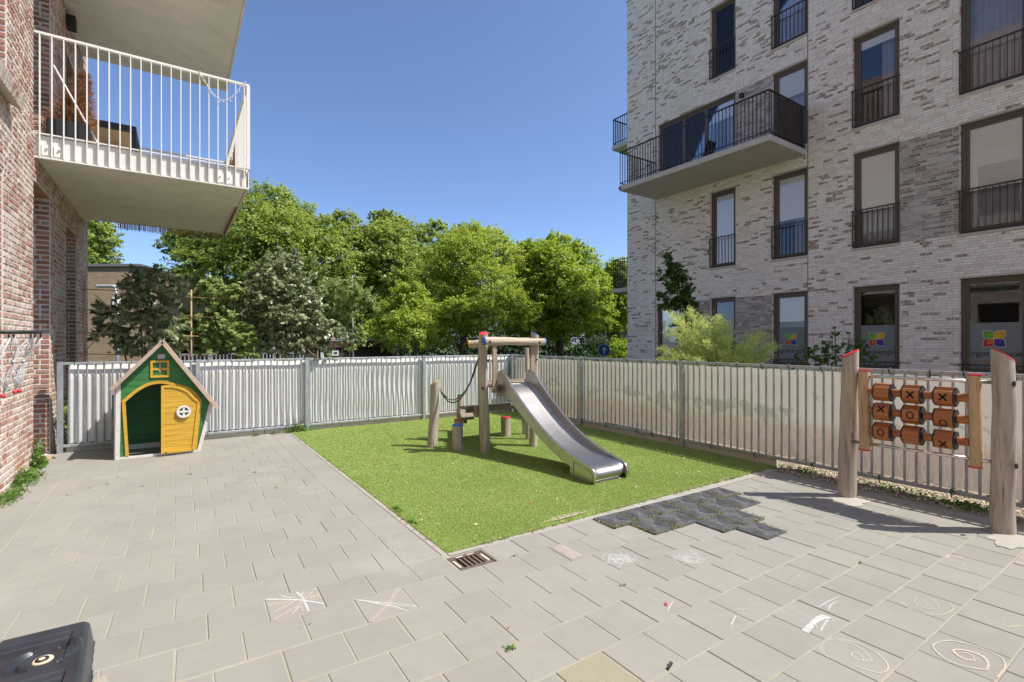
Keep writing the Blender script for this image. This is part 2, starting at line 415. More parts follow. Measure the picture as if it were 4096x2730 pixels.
def heath():
    """faded landscape print: pale sky above, trees, then heather"""
    m = NM('printed_heath_sheet'); g = m.n('NewGeometry'); sp = m.n('SeparateXYZ'); m.l(g.outputs['Position'], sp.inputs[0])
    y = sp.outputs[1]; z = sp.outputs[2]
    cy = m.n('CombineXYZ'); m.l(y, cy.inputs[0]); m.l(z, cy.inputs[1])
    low = m.noise(cy.outputs[0], 1.0, 3); det = m.noise(cy.outputs[0], 14, 7, .7, .6)
    cs = m.n('Mapping'); cs.inputs['Scale'].default_value = (26, 3, 1); m.l(cy.outputs[0], cs.inputs[0])
    blades = m.noise(cs.outputs[0], 3, 5, .7, 1.2)
    sky_ = m.ramp(low, [(.3, (.80,.76,.68)), (.7, (.76,.74,.68))])
    heather = m.ramp(blades, [(.3, (.56,.46,.41)), (.5, (.66,.55,.51)), (.62, (.74,.62,.58)), (.75, (.76,.70,.60))])
    mead = m.ramp(blades, [(.35, (.64,.55,.42)), (.65, (.73,.65,.52))])
    h = m.math('ADD', z, m.math('MULTIPLY', det, .03))
    f = m.n('MapRange'); m.l(h, f.inputs[0]); f.inputs[1].default_value = .66; f.inputs[2].default_value = .52
    c = m.mix(f.outputs[0], sky_, mead)
    f = m.n('MapRange'); m.l(h, f.inputs[0]); f.inputs[1].default_value = .56; f.inputs[2].default_value = .38
    c = m.mix(f.outputs[0], c, heather)
    # tree silhouettes standing on the print's horizon: bands along y, bounded in height
    tl = m.noise(cy.outputs[0], 2.4, 8, .68, .3)
    zz = m.math('SUBTRACT', tl, m.math('MULTIPLY', m.math('ABSOLUTE', m.math('SUBTRACT', z, .72)), .55))
    c = m.mix(m.ramp(zz, [(.50, (0,0,0)), (.545, (.7,)*3)]), c, (.42,.44,.35))
    gr = m.noise(cs.outputs[0], 1.1, 7, .75, 1.6)
    gg = m.math('SUBTRACT', gr, m.math('MULTIPLY', z, .28))
    c = m.mix(m.ramp(gg, [(.40, (0,0,0)), (.50, (.6,)*3)]), c, (.40,.43,.29))
    m.col(c); m.set(.6, 0, .3)
    tr = m.n('BsdfTranslucent'); m.l(c, tr.inputs[0]); mx = m.n('MixShader'); mx.inputs[0].default_value = .30
    m.l(m.p.outputs[0], mx.inputs[1]); m.l(tr.outputs[0], mx.inputs[2]); m.l(mx.outputs[0], m.out.inputs[0]); return m.m
M['heath'] = heath()
def chalk(name, c, dens=.5):
    m = NM(name); n = m.noise(m.pos(), 110, 6, .85)
    m.col(c); m.set(1, 0, .1); tr = m.n('BsdfTransparent'); mx = m.n('MixShader')
    m.l(m.ramp(n, [(dens-.10, (.05,)*3), (dens+.20, (.8,)*3)]), mx.inputs[0])
    m.l(tr.outputs[0], mx.inputs[1]); m.l(m.p.outputs[0], mx.inputs[2]); m.l(mx.outputs[0], m.out.inputs[0]); return m.m
CH = {'w': chalk('white_chalk', (.70,.70,.68), .42), 'p': chalk('pink_chalk', (.60,.47,.45), .46), 'o': chalk('peach_chalk', (.70,.57,.46), .42),
      'y': chalk('yellow_chalk', (.72,.66,.36), .5), 'b': chalk('blue_chalk', (.48,.62,.80), .5), 'f': chalk('faint_white_chalk', (.72,.71,.69), .53),
      'yy': chalk('rubbed_yellow_chalk', (.44,.40,.25), .46)}

# ---------------------------------------------------------------- ground
YARD = (-1.5, 6.6, -8, 9.65)
def sheet(name, pts, mat):
    b = MB(); b.add(pts, [tuple(range(len(pts)))]); return b.build(name, mat)
# the yard is a raised terrace, the street beyond lies 1.2 m lower
g = MB(); R_ = 420
g.add([(-R_,-R_,-1.2),(R_,-R_,-1.2),(R_,R_,-1.2),(-R_,R_,-1.2)], [(0,1,2,3)])
struct(g.build('ground', M['lawn']))
struct(sheet('street', [(-60,40,-1.195),(120,40,-1.195),(120,52,-1.195),(-60,52,-1.195)], M['asphalt']))
tb = MB()
for q_ in ((-30, 1.66, -30, 14.2), (1.952, 26, -30, 14.2), (1.66, 1.952, -30, 3.085), (1.66, 1.952, 3.335, 14.2)): tb.box(*q_, -1.19, -.035)
struct(tb.build('terrace', M['soil']))
bed = MB(); DX0, DX1, DY0, DY1 = 1.66, 1.952, 3.085, 3.335
for q_ in ((-1.52, DX0, -3, 9.62), (DX1, 6.16, -3, 9.62), (DX0, DX1, -3, DY0), (DX0, DX1, DY1, 9.62)): bed.box(*q_, -.034, -.0045)
paving = struct(bed.build('paved_yard', M['sand']), 'grey concrete tile paving with sandy joints')

def rowv(i):
    if i <= 11: return .98 + .3033*(i-3)
    return .98 + .3033*8 + .3095*(i-11)
K0, KP = 1.369, .1522
def ucol(k): return K0 + KP*k
tile_variants = []
for i in range(12):
    b = MB(); b.rnd = (i*7 % 12+.5)/12
    # bevelled slab of unit size in x and y, 5 cm thick
    e = .013
    vs = [(-.5,-.5,-.05),(.5,-.5,-.05),(.5,.5,-.05),(-.5,.5,-.05),(-.5,-.5,-.004),(.5,-.5,-.004),(.5,.5,-.004),(-.5,.5,-.004),
          (-.5+e,-.5+e,0),(.5-e,-.5+e,0),(.5-e,.5-e,0),(-.5+e,.5-e,0)]
    b.add(vs, [(0,1,5,4),(1,2,6,5),(2,3,7,6),(3,0,4,7),(4,5,9,8),(5,6,10,9),(6,7,11,10),(7,4,8,11),(8,9,10,11)])
    o = b.build('paving_tile', M['paver'], paving, attrs=True); tile_variants.append(o.data); bpy.data.objects.remove(o)
tiles = []   # (u0,u1,v0,v1)
# black rubber mats replace tiles, given as row and left edge in half tiles
matrect = []
def add_tile(u0, u1, v0, v1):
    tiles.append((u0, u1, v0, v1))
mats_k = {10: [12,14,16,18,20,22], 9: [13,15,17,19,21], 8: [16,18], 7: [17]}
for i in range(-9, 32):
    v0, v1 = rowv(i), rowv(i+1)
    if v0 > 9.5: break
    v1 = min(v1, 9.52)
    par = i % 2
    # left edge: stack column
    ul = -1.099
    add_tile(ul-.305, ul, v0, v1)
    umax = 6.13
    edges = [ul]
    first = -16 if par == 0 else -15
    k = first
    while ucol(k) < ul + .06: k += 2
    lim = 0 if i >= 10 else 40
    while k <= lim and ucol(k) < umax - .04: edges.append(ucol(k)); k += 2
    if i >= 10:
        if edges[-1] < K0 - .02: edges.append(K0)
    else: edges.append(umax)
    if i == 9:
        edges = [e for e in edges if e < 1.4] + [1.517,1.811,2.108,2.402,2.692,2.998,3.29,3.593,3.899,4.205,4.511,4.821,5.125,5.43,5.735,6.04,6.13]
    for a, b_ in zip(edges[:-1], edges[1:]):
        kk = round((a-K0)/KP)
        if (i == 9 and 3.28 < a < 4.6) or (i in (8, 7) and kk in mats_k[i] and abs(a-ucol(kk)) < .01): matrect.append((a, b_, v0, v1)); continue
        add_tile(a, b_, v0, v1)
    if i >= 10: add_tile(K0, ucol(2)-.02, v0, v1)
    if i == 10:   # row in front of the turf: drain, then tiles and mats up to the right fence
        e10 = [1.955,2.233,2.522,2.822,3.112] + [3.112+.3035*j for j in range(1, 7)] + [5.238,5.543,5.848,6.13]
        for a, b_ in zip(e10[:-1], e10[1:]):
            if 3.1 < a < 4.9: matrect.append((a, b_, v0, v1-.02))
            else: add_tile(a, b_, v0, v1-.012)
def warp(u, v):
    """the rows were not laid perfectly parallel: a slight fan towards the turf"""
    w_ = min(1, max(0, (v-2.2)/.9)); return v - .03*w_*(u-1.37), -.03*w_
camfw = Vector((math.cos(TH), math.sin(TH)))
def seen(x, y, z=0):
    s, c = math.sin(TH), math.cos(TH)
    X = x*s-y*c; Y = x*c+y*s
    return Y > .3 and abs(X/Y) < 1.06 and (z-1.6)/Y > -.71
cand = [t for t in tiles if seen((t[0]+t[1])/2, (t[2]+t[3])/2) or seen(t[0], t[3]) or seen(t[1], t[3])]
rest = [t for t in tiles if t not in cand]
cand.sort(key=lambda t: ((t[0]+t[1])/2)**2 + ((t[2]+t[3])/2)**2)
near, far = cand[:298], cand[298:] + rest
JU = .0038
def JV(u): return .0026 if u < 1.3 else .0042
for n_, (u0, u1, v0, v1) in enumerate(near):
    tl = random.uniform(-.0018, .0018)
    vc, ro = warp((u0+u1)/2, (v0+v1)/2)
    o = inst('paving_tile', random.choice(tile_variants), paving, ((u0+u1)/2+random.uniform(-.0012,.0012), vc+random.uniform(-.0012,.0012), tl), (u1-u0-2*JU, v1-v0-2*JV(u0), 1), rz=ro+random.uniform(-.003,.003))
b = MB()
for (u0, u1, v0, v1) in far:
    b.rnd = random.random(); e = .004; z = random.uniform(-.0015, .0015)
    vc, ro = warp((u0+u1)/2, (v0+v1)/2); x0, x1, y0, y1 = u0+JU, u1-JU, v0+JV(u0)+vc-(v0+v1)/2, v1-JV(u0)+vc-(v0+v1)/2
    b.add([(x0,y0,-.05),(x1,y0,-.05),(x1,y1,-.05),(x0,y1,-.05),(x0,y0,z-.004),(x1,y0,z-.004),(x1,y1,z-.004),(x0,y1,z-.004),
           (x0+e,y0+e,z),(x1-e,y0+e,z),(x1-e,y1-e,z),(x0+e,y1-e,z)],
          [(0,1,5,4),(1,2,6,5),(2,3,7,6),(3,0,4,7),(4,5,9,8),(5,6,10,9),(6,7,11,10),(7,4,8,11),(8,9,10,11)])
stuff(b.build('paving_tiles', M['paver'], paving, attrs=True))

# kerb strips round the turf
kb = MB(); kb.box(ucol(2)-.017, ucol(2)+.03, 3.395, 9.48, -.05, .002)
struct(kb.build('turf_kerb', M['kerb'], bevel=.004))
kb = MB(); kb.add([(ucol(2)+.032,3.352,.001),(4.95,3.29,.001),(6.2,3.29,.001),(6.2,3.40,.001),(ucol(2)+.032,3.40,.001)], [(0,1,2,3,4)]); kb.box(ucol(2)+.032, 6.2, 3.36, 3.40, -.05, 0)
kb.build('kerb', M['kerb'], None, bevel=.004)
bpy.data.objects['kerb']['kind'] = 'structure'

# rubber mats, each with its pyramid of grooves
def make_mat():
    b = MB(); s_ = .5
    b.box(-s_, s_, -s_, s_, -.03, .006)
    # four triangular fields of raised ribs
    n = 8
    for q in range(4):
        a = q*pi/2; ca, sa = math.cos(a), math.sin(a)
        def T(x, y, z): return (x*ca-y*sa, x*sa+y*ca, z)
        for i in range(n):
            y = -s_ + .02 + i*(s_-.03)/n; wv = (s_-.03)/n*.55
            h0 = -y - .02; h1 = -(y+wv) - .02
            if h1 < .02: continue
            b.add([T(-h0,y,.006),T(h0,y,.006),T(h1,y+wv,.006),T(-h1,y+wv,.006),T(-h0,y,.010),T(h0,y,.010),T(h1,y+wv,.010),T(-h1,y+wv,.010)],
                  [(4,5,6,7),(0,1,5,4),(1,2,6,5),(2,3,7,6),(3,0,4,7)])
    return b
ordn = ['first','second','third','fourth','fifth','sixth']
protom = None
rowsM = {}
for r_ in sorted(matrect, key=lambda t: (-t[2], t[0])): rowsM.setdefault(round(r_[2], 2), []).append(r_)
for ri, (vv, lst) in enumerate(sorted(rowsM.items(), reverse=True)):
    for j, (u0, u1, v0, v1) in enumerate(lst):
        rowname = ['row along the turf edge', 'middle row of mats', 'pair in front of the middle mats', ''][ri]
        if ri == 3: lab = 'single black rubber mat standing out nearest the camera'
        elif ri == 2: lab = ('left' if j == 0 else 'right') + ' black rubber mat of the pair in front of the middle mats'
        else: lab = '%s black rubber mat from the left in the %s' % (ordn[j], rowname)
        if protom is None:
            protom = make_mat().build('rubber_mat', M['rubbermat']); o = protom
        else:
            o = protom.copy(); COL.objects.link(o)
        vc, ro = warp((u0+u1)/2, (v0+v1)/2)
        o.location = ((u0+u1)/2+random.uniform(-.002,.002), vc, random.uniform(0,.002)); o.scale = (u1-u0-.012, v1-v0-.014, 1)
        o.rotation_euler = (0, 0, ro+random.uniform(-.012, .012))
        tag(o, lab, 'rubber mat', 'black rubber mats laid in the paving')

# drain grate
dr = thing('drain_grate', 'rusty square iron drain grate in the paving by the turf corner', 'drain', (1.81, 3.215, 0))
b = MB(); x0, x1, y0, y1 = 1.664, 1.936, 3.088, 3.325; z0, z1 = -.03, -.003
b.box(x0, x1, y0, y0+.04, z0, z1); b.box(x0, x1, y1-.04, y1, z0, z1); b.box(x0, x0+.045, y0+.04, y1-.04, z0, z1); b.box(x1-.045, x1, y0+.04, y1-.04, z0, z1)
b.build('frame', M['iron'], dr, bevel=.003)
for i in range(5):
    x = x0+.045+(x1-x0-.09)*(i+.5)/5+.005
    MB().box(x-.009+.009, x+.018, y0+.04, y1-.04, z0+.002, z1-.002).build('bar', M['iron'], dr)
MB().box(x0, x1, y0, y1, -.2, -.15).build('pit_bottom', M['darkint'], dr)
for (ax, ay, lx, ly) in ((x0+.06, y1-.028, .06, .012), (x1-.12, y1-.028, .06, .012), (x0+.012, y0+.05, .014, .12), (x1-.03, y0+.05, .014, .12)):
    MB().box(ax, ax+lx, ay, ay+ly, z1-.001, z1+.002).build('cast_mark', M['sill'], dr)

# artificial turf
tu0, tu1, tv0, tv1 = ucol(2)+.032, 6.38, 3.402, 9.50
gr = MB(); gr.box(tu0, tu1, tv0, tv1, -.02, .004)
turf = struct(gr.build('turf', M['turfbase']), 'bright green artificial turf')
def blades(n):
    # density falls with distance from the camera: blades are only tellable apart close by
    u = rng.uniform(tu0, tu1, n*3); v = rng.uniform(tv0, tv1, n*3)
    d2 = u*u+v*v; keep = rng.random(n*3) < np.clip(24/d2, .22, 1)
    # leave the worn sandy patch at the front edge thin
    worn = ((u-2.95)/.35)**2+((v-3.44)/.11)**2 < 1
    keep &= ~(worn & (rng.random(n*3) < .6))
    u, v = u[keep], v[keep]; n = len(u); d = np.sqrt(u*u+v*v)
    h = rng.uniform(.006, .014, n); wd = rng.uniform(.0018, .0032, n)*np.clip(d/4, 1, 2.2)
    a = rng.uniform(0, 2*pi, n); ln = rng.uniform(.3, 1.5, n)*h; la = rng.uniform(0, 2*pi, n)
    co = np.empty((n, 3, 3)); z0 = .003
    co[:,0] = np.stack([u-wd*np.cos(a), v-wd*np.sin(a), np.full(n, z0)], 1)
    co[:,1] = np.stack([u+wd*np.cos(a), v+wd*np.sin(a), np.full(n, z0)], 1)
    co[:,2] = np.stack([u+ln*np.cos(la), v+ln*np.sin(la), z0+h], 1)
    return co
def mesh_np(name, co, mat, rnd=None, parent=None):
    """co: (faces, corners, 3)"""
    n, k, _ = co.shape
    if parent is not None:
        Mi = np.array(wmat(parent).inverted()); co = co @ Mi[:3,:3].T + Mi[:3,3]
    me = bpy.data.meshes.new(name); me.vertices.add(n*k); me.vertices.foreach_set('co', co.reshape(-1).astype(np.float32))
    me.loops.add(n*k); me.loops.foreach_set('vertex_index', np.arange(n*k, dtype=np.int32))
    me.polygons.add(n); me.polygons.foreach_set('loop_start', np.arange(0, n*k, k, dtype=np.int32))
    try: me.polygons.foreach_set('loop_total', np.full(n, k, dtype=np.int32))
    except Exception: pass
    me.materials.append(mat)
    if rnd is None: rnd = rng.random(n)
    a = me.attributes.new('rnd', 'FLOAT', 'FACE'); a.data.foreach_set('value', rnd.astype(np.float32))
    me.update(calc_edges=True)
    o = bpy.data.objects.new(name, me); COL.objects.link(o)
    if parent is not None: o.parent = parent; WM[o.name] = wmat(parent)
    return o
stuff(mesh_np('turf_blades', blades(560000), M['blade'], parent=turf))

# concrete footings, sand strips
def blob(name, cx, cy, rx, ry, z, mat, n=26, jag=.18, seed=1, rot=0):
    R = random.Random(seed); vs = [(cx, cy, z+.002)]
    for i in range(n):
        a = 2*pi*i/n; k = 1+R.uniform(-jag, jag)
        x, y = rx*k*math.cos(a), ry*k*math.sin(a)
        vs.append((cx+x*math.cos(rot)-y*math.sin(rot), cy+x*math.sin(rot)+y*math.cos(rot), z))
    b = MB(); b.add(vs, [(0, i+1, (i+1) % n+1) for i in range(n)]); return b.build(name, mat)
struct(blob('concrete_footing', 5.64, 2.28, .20, .15, .0045, M['footing'], jag=.26, seed=4), 'rough pale concrete round the left game post')
struct(blob('concrete_footing', 5.64, 1.08, .30, .15, .0045, M['footing'], jag=.24, seed=9), 'rough pale concrete round the right game post')
stuff(blob('spilled_sand', -.292, 2.88, .045, .19, .0045, M['sand'], n=60, jag=.16, seed=3), 'pale sand spilled beside the black plastic base', 'sand')
struct(MB().box(6.135, 6.75, -3, 3.38, -.05, -.004).build('soil_strip', M['soil']))
b = MB(); 
for i in range(7): b.box(-1.62+random.uniform(-.01,.01), -1.405, 8.86+i*.085, 8.86+i*.085+.055, -.03, .012)
struct(b.build('threshold_stones', simple('terracotta_threshold', (.52,.36,.25), .85, var=.2, scale=30)))

# ---------------------------------------------------------------- bricks
def brick_face(origin, d, nrm, length, z0, z1, holes, course, L, gap, proud, out, cls=None, phase=0, seed=0, wild=True):
    """lay bricks on a face; out collects (o, a, b, c, rnd, cls) boxes.
       origin: xy start, d: xy direction, nrm: xy outward normal, holes: (s0,s1,z0,z1) along the face"""
    R = random.Random(seed); H = course-gap
    nrow = int((z1-z0)/course)
    for r in range(nrow):
        zb = z0 + r*course; zt = zb+H
        iv = [(0, length)]
        for (a, b_, c, e) in holes:
            if zt > c+.01 and zb < e-.01:
                nv = []
                for (p, q) in iv:
                    if b_ <= p or a >= q: nv.append((p, q)); continue
                    if a > p: nv.append((p, a))
                    if b_ < q: nv.append((b_, q))
                iv = nv
        for (p, q) in iv:
            s_ = p; first = True
            while s_ < q - .02:
                ln = L if not first else R.choice([L, L/2, L*.75])
                if wild and R.random() < .22: ln = L/2
                first = False
                e_ = min(s_+ln, q)
                if q-e_ < .05: e_ = q
                c_, rn = 0.0, R.random()
                if cls: c_ = cls((s_+e_)/2, (zb+zt)/2, R)
                pr = proud*R.uniform(.6, 1.25)
                out.append((origin[0]+d[0]*(s_+gap/2), origin[1]+d[1]*(s_+gap/2), zb, d, nrm, e_-s_-gap, H, pr, rn, c_))
                s_ = e_
def bricks_mesh(b, lst):
    for (x, y, z, d, n, ln, H, pr, rn, c_) in lst:
        b.rnd = rn; b.cls = c_; j = .0025
        p = [(x, y, z), (x+d[0]*ln, y+d[1]*ln, z+random.uniform(-j,j)), (x+d[0]*ln, y+d[1]*ln, z+H+random.uniform(-j,j)), (x, y, z+H+random.uniform(-j,j))]
        e = .004
        q = [(px_+n[0]*pr+d[0]*sx*e, py_+n[1]*pr+d[1]*sx*e, pz_+sz*e) for (px_, py_, pz_), sx, sz in zip(p, (1,-1,-1,1), (1,1,-1,-1))]
        # orientation
        cr = d[0]*0 - 0; flip = (d[0]*n[1]-d[1]*n[0]) > 0
        fs = [(4,5,6,7),(0,1,5,4),(1,2,6,5),(2,3,7,6),(3,0,4,7)]
        if flip: fs = [tuple(reversed(f)) for f in fs]
        b.add(p+q, fs)
def brick_objects(parent, lst, mat, keyf, name='brick', stuffname='bricks', nmax=296):
    lst.sort(key=keyf)
    for i, item in enumerate(lst[:nmax]):
        b = MB(); bricks_mesh(b, [item]); b.build(name, mat, parent, attrs=True)
    b = MB(); bricks_mesh(b, lst[nmax:]); return stuff(b.build(stuffname, mat, parent, attrs=True))
def dist_key(it):
    x, y, z = it[0], it[1], it[2]
    s, c = math.sin(TH), math.cos(TH); X = x*s-y*c; Y = x*c+y*s
    vis = Y > .2 and abs(X/Y) < 1.0 and abs((z-1.6)/Y) < .67
    return (0 if vis else 1000) + math.sqrt(x*x+y*y+(z-1.6)**2)

# ---- red brick building on the left
UA = -1.5
lb = thing('brick_building', 'red brick apartment building with thick pale mortar along the left edge', 'building', (UA-.3, 8.7, 0))
# openings along y: (y0, y1, z0, z1)
LH = [(8.716, 9.784, 0, 3.68), (11.055, 12.129, 0, 3.55), (8.716, 9.784, 4.32, 6.95), (11.055, 12.129, 4.32, 6.45),
      (5.9, 7.36, 0.9, 3.4), (5.9, 7.50, 4.35, 6.8), (8.716, 9.784, 7.4, 9.9), (5.9, 7.36, 7.5, 9.9)]
def wall_core(b, axis, c0, c1, s0, s1, z0, z1, holes):
    """thick wall split into cells round its openings; axis 'y': wall runs along y between x=c0 and x=c1"""
    ss = sorted({s0, s1, *[h[0] for h in holes], *[h[1] for h in holes]}); zz = sorted({z0, z1, *[h[2] for h in holes], *[h[3] for h in holes]})
    ss = [s for s in ss if s0 <= s <= s1]; zz = [z for z in zz if z0 <= z <= z1]
    for a, e in zip(ss[:-1], ss[1:]):
        z = 0; run = None
        for p, q in zip(zz[:-1], zz[1:]):
            m_, k_ = (a+e)/2, (p+q)/2
            inside = any(h[0] < m_ < h[1] and h[2] < k_ < h[3] for h in holes)
            if not inside:
                if run and abs(run[1]-p) < 1e-6: run[1] = q
                else:
                    if run: b.box(c0, c1, a, e, run[0], run[1])
                    run = [p, q]
            elif run: b.box(c0, c1, a, e, run[0], run[1]); run = None
        if run: b.box(c0, c1, a, e, run[0], run[1])
b = MB(); wall_core(b, 'y', UA-.42, UA, 4.5, 13.55, -.05, 10.5, LH); b.build('wall', M['mortar'], lb)
out = []
def lcls(s, z, R): return R.uniform(-.3, 1)
holes = [(h[0]-4.5, h[1]-4.5, h[2], h[3]) for h in LH]
brick_face((UA, 4.5), (0,1), (1,0), 9.05, 0.0, 10.5, holes, .0715, .215, .021, .008, out, lcls, seed=2)
for (yy, za, zb_) in ((9.784, 0, 3.68), (12.129, 0, 3.55), (9.784, 4.32, 6.95), (12.129, 4.32, 6.45), (7.36, .9, 3.4), (7.5, 4.35, 6.8), (9.784, 7.4, 9.9)):
    brick_face((UA, yy), (-1,0), (0,-1), .36, 0.0, 10.5, [(0, 1, -1, za), (0, 1, zb_, 20)], .0715, .215, .021, .008, out, lambda s, z, R: R.uniform(-1.6, -.7), seed=int(yy*10))
brick_objects(lb, out, M['redbrick'], dist_key)
# the rest of the building (behind the camera and above) as plain walls with openings
b = MB(); b.box(UA-.42, UA-.002, -14, 4.5, -.05, 16); b.box(UA-.42, UA-.002, 4.5, 13.55, 10.5, 16); b.box(UA-9, UA-.43, -14, 13.5, 15, 16); b.box(UA-9, UA-.42, 13.3, 13.548, -1.2, 15)
b.build('plain_wall', M['redfar'], lb)
for yy in (-11, -7.5, -4, -.5, 2.6):
    for zz_ in (.9, 4.2, 7.4, 10.6):
        f_ = MB().box(UA-.0, UA+.03, yy, yy+1.3, zz_, zz_+2.3).build('window', M['brown'], lb)
        MB().box(UA+.03, UA+.04, yy+.12, yy+1.18, zz_+.12, zz_+2.18).build('pane', M['glass'], f_)
for (a, e, p, q) in LH:
    fr = MB(); x = UA-.33
    fr.box(x-.06, x, a, a+.07, p, q); fr.box(x-.06, x, e-.07, e, p, q); fr.box(x-.06, x, a+.07, e-.07, q-.07, q); fr.box(x-.06, x, a+.07, e-.07, p, p+.07)
    f_ = fr.build('window', M['brown'], lb)
    MB().box(x-.035, x-.025, a+.07, e-.07, p+.07, q-.07).build('pane', M['glass'], f_)
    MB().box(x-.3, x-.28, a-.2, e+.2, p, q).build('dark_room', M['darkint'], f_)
# lintel soffits of reddish concrete
for (a, e, p, q) in LH:
    MB().box(UA-.32, UA-.004, a+.002, e-.002, q-.012, q+.001).build('lintel', simple('clay_lintel', (.42,.22,.15), .85), lb)
# protruding rowlock sill under the first-floor window near the left edge
b = []
for i in range(22):
    yy = 5.86+i*.078
    o = MB(); o.rnd = random.random(); o.cls = random.uniform(0, 1); o.obox((UA, yy, 4.20), (0,.062,0), (.11,0,-.06), (.03,0,.13)); o.build('sill_brick', M['redbrick'], lb, attrs=True)
b = MB(); b.obox((UA+.001, 5.86, 4.195), (0, 1.70, 0), (.098,0,-.058), (.03,0,.12)); b.build('sill_mortar', M['mortar'], lb)
MB().box(UA+.001, UA+.13, 10.98, 11.14, 6.82, 7.03).build('wall_lamp', M['black'], lb, bevel=.004)

# ---- left balconies (white railing, concrete slab)
def left_balcony(zb, rail_top, front, back, full=True):
    x1 = .93
    s_ = MB(); s_.box(UA, x1-.0, front+.045, back, zb+.02, zb+.30); bl = s_.build('balcony', M['concrete'], lb, bevel=.006)
    e = MB(); e.box(UA, x1+.03, front-.012, front+.03, zb-.004, zb+.016); e.box(x1+.0, x1+.03, front+.03, back, zb-.004, zb+.016); e.box(x1+.022, x1+.034, front+.03, back, zb+.016, zb+.31)
    e.build('edge_angle', M['whitepaint'], bl)
    c = MB(); c.box(UA, x1-.06, front+.03, front+.044, zb+.03, zb+.30); c.build('fascia', M['beamconc'], bl)
    MB().box(UA, x1+.02, front-.004, front+.036, zb+.312, zb+.326).build('floor_trim', M['whitepaint'], bl)
    tp = MB(); tp.box(UA+.0, x1+.04, front-.02, front+.03, rail_top-.03, rail_top); tp.box(x1-.01, x1+.04, front+.03, back, rail_top-.03, rail_top); tp.box(UA, x1+.04, back-.05, back, rail_top-.03, rail_top)
    tp.build('handrail', M['whitepaint'], bl)
    nb = 21
    b0 = MB().box(-.006, .006, -.018, .018, zb+.02, rail_top-.03).build('bar', M['whitepaint']); me = b0.data; bpy.data.objects.remove(b0)
    for i in range(nb):
        x = UA+.055+i*(x1-UA-.09)/(nb-1)
        inst('bar', me, bl, (x, front, 0))
    k = int((back-front)/.112)
    for i in range(1, k):
        y = front+.02+i*(back-front-.04)/k
        inst('bar', me, bl, (x1+.018, y, 0), rz=pi/2)
    for x in (UA+.12, UA+.24, x1-.36, x1-.24):
        MB().box(x-.05, x+.05, front+.012, front+.029, zb+.05, zb+.19).build('fixing_plate', M['whitepaint'], bl)
        MB().tube([(x, front+.012, zb+.13), (x, front-.004, zb+.13)], .012, 8).build('bolt', M['galva'], bl)
    MB().box(x1-.0, x1+.045, front-.02, front+.03, zb+.31, rail_top-.03).build('corner_post', M['whitepaint'], bl)
    return bl
balc = left_balcony(3.975, 5.605, 8.77, 12.85)
balc2 = left_balcony(7.12, 8.75, 8.78, 12.72)
# things standing on the lower balcony
pt = thing('potted_conifer', 'dead brown conifer in a dark pot on the left balcony', 'plant', (-1.24, 9.42, 4.3))
MB().tube([(-1.24,9.42,4.28),(-1.24,9.42,4.42),(-1.24,9.42,4.55)], [.15,.18,.2], 16).build('pot', M['black'], pt)
MB().tube([(-1.24,9.42,4.5),(-1.2,9.42,5.0),(-1.12,9.44,5.42)], [.02,.014,.004], 6).build('trunk', M['bark'], pt)
def needles(n, cx, cy, z0, h, r, parent, mat, name='foliage', L=(.05,.11)):
    z = rng.random(n)**1.1; rad = r*(1-z*.8)*np.sqrt(rng.random(n)); a = rng.uniform(0, 2*pi, n)
    p = np.stack([cx+rad*np.cos(a)+z*.05, cy+rad*np.sin(a), z0+z*h], 1)
    d = np.stack([np.cos(a)*.8+rng.normal(0,.4,n), np.sin(a)*.8+rng.normal(0,.4,n), rng.normal(.35,.4,n)], 1); d /= np.linalg.norm(d, axis=1, keepdims=True)
    l_ = rng.uniform(*L, n)[:,None]; sd2 = np.cross(d, rng.normal(size=(n,3))); sd2 /= np.linalg.norm(sd2, axis=1, keepdims=True)
    co = np.stack([p-sd2*.004, p+sd2*.004, p+d*l_], 1); return mesh_np(name, co, mat, parent=parent)
needles(3800, -1.24, 9.42, 4.5, .62, .36, pt, M['conifer'])
needles(2600, -1.14, 9.44, 4.75, .72, .2, pt, M['conifer'])
bx = thing('black_planter', 'glossy black planter box behind the railing of the left balcony', 'planter', (-1.2, 9.0, 4.3))
MB().box(-1.42, -.98, 9.0, 9.28, 4.28, 4.60).build('planter_box', M['black'], bx, bevel=.01)
cb = thing('storage_bench', 'black framed wooden bench box on the left balcony floor', 'bench', (-1.0, 11.2, 4.3))
fr = MB(); X0, X1, Y0, Y1, Z0, Z1 = -1.42, -.53, 10.4, 12.0, 4.28, 5.08
for x in (X0, X1-.06):
    for y in (Y0, Y1-.06): fr.box(x, x+.06, y, y+.06, Z0, Z1)
fr.box(X0, X1, Y0-.02, Y0+.06, Z1, Z1+.09); fr.box(X0, X1, Y1-.06, Y1+.02, Z1, Z1+.09); fr.box(X1-.06, X1, Y0+.06, Y1-.06, Z1, Z1+.09); fr.box(X0, X0+.06, Y0+.06, Y1-.06, Z1, Z1+.09)
fr.build('frame', M['black'], cb, bevel=.004)
for i in range(5): MB().box(X0+.06, X1-.06, Y0+.06+i*.235, Y0+.06+i*.235+.228, Z1+.01, Z1+.035).build('top_board', M['palewood'], cb)
MB().box(X0+.06, X1-.06, Y1-.05, Y1-.02, Z0, Z1).build('back_board', M['beamconc'], cb)
MB().beam((-.70, 11.2, 4.3), (-.80, 11.2, 5.08), .06, .04).build('brace', M['palewood'], cb)
tag(MB().tube([(-1.40, 9.35, 5.45), (-.86, 9.15, 4.31)], .012, 6).build('white_pole', M['whitepaint']), 'slanting white pole leaning behind the left balcony railing', 'pole')
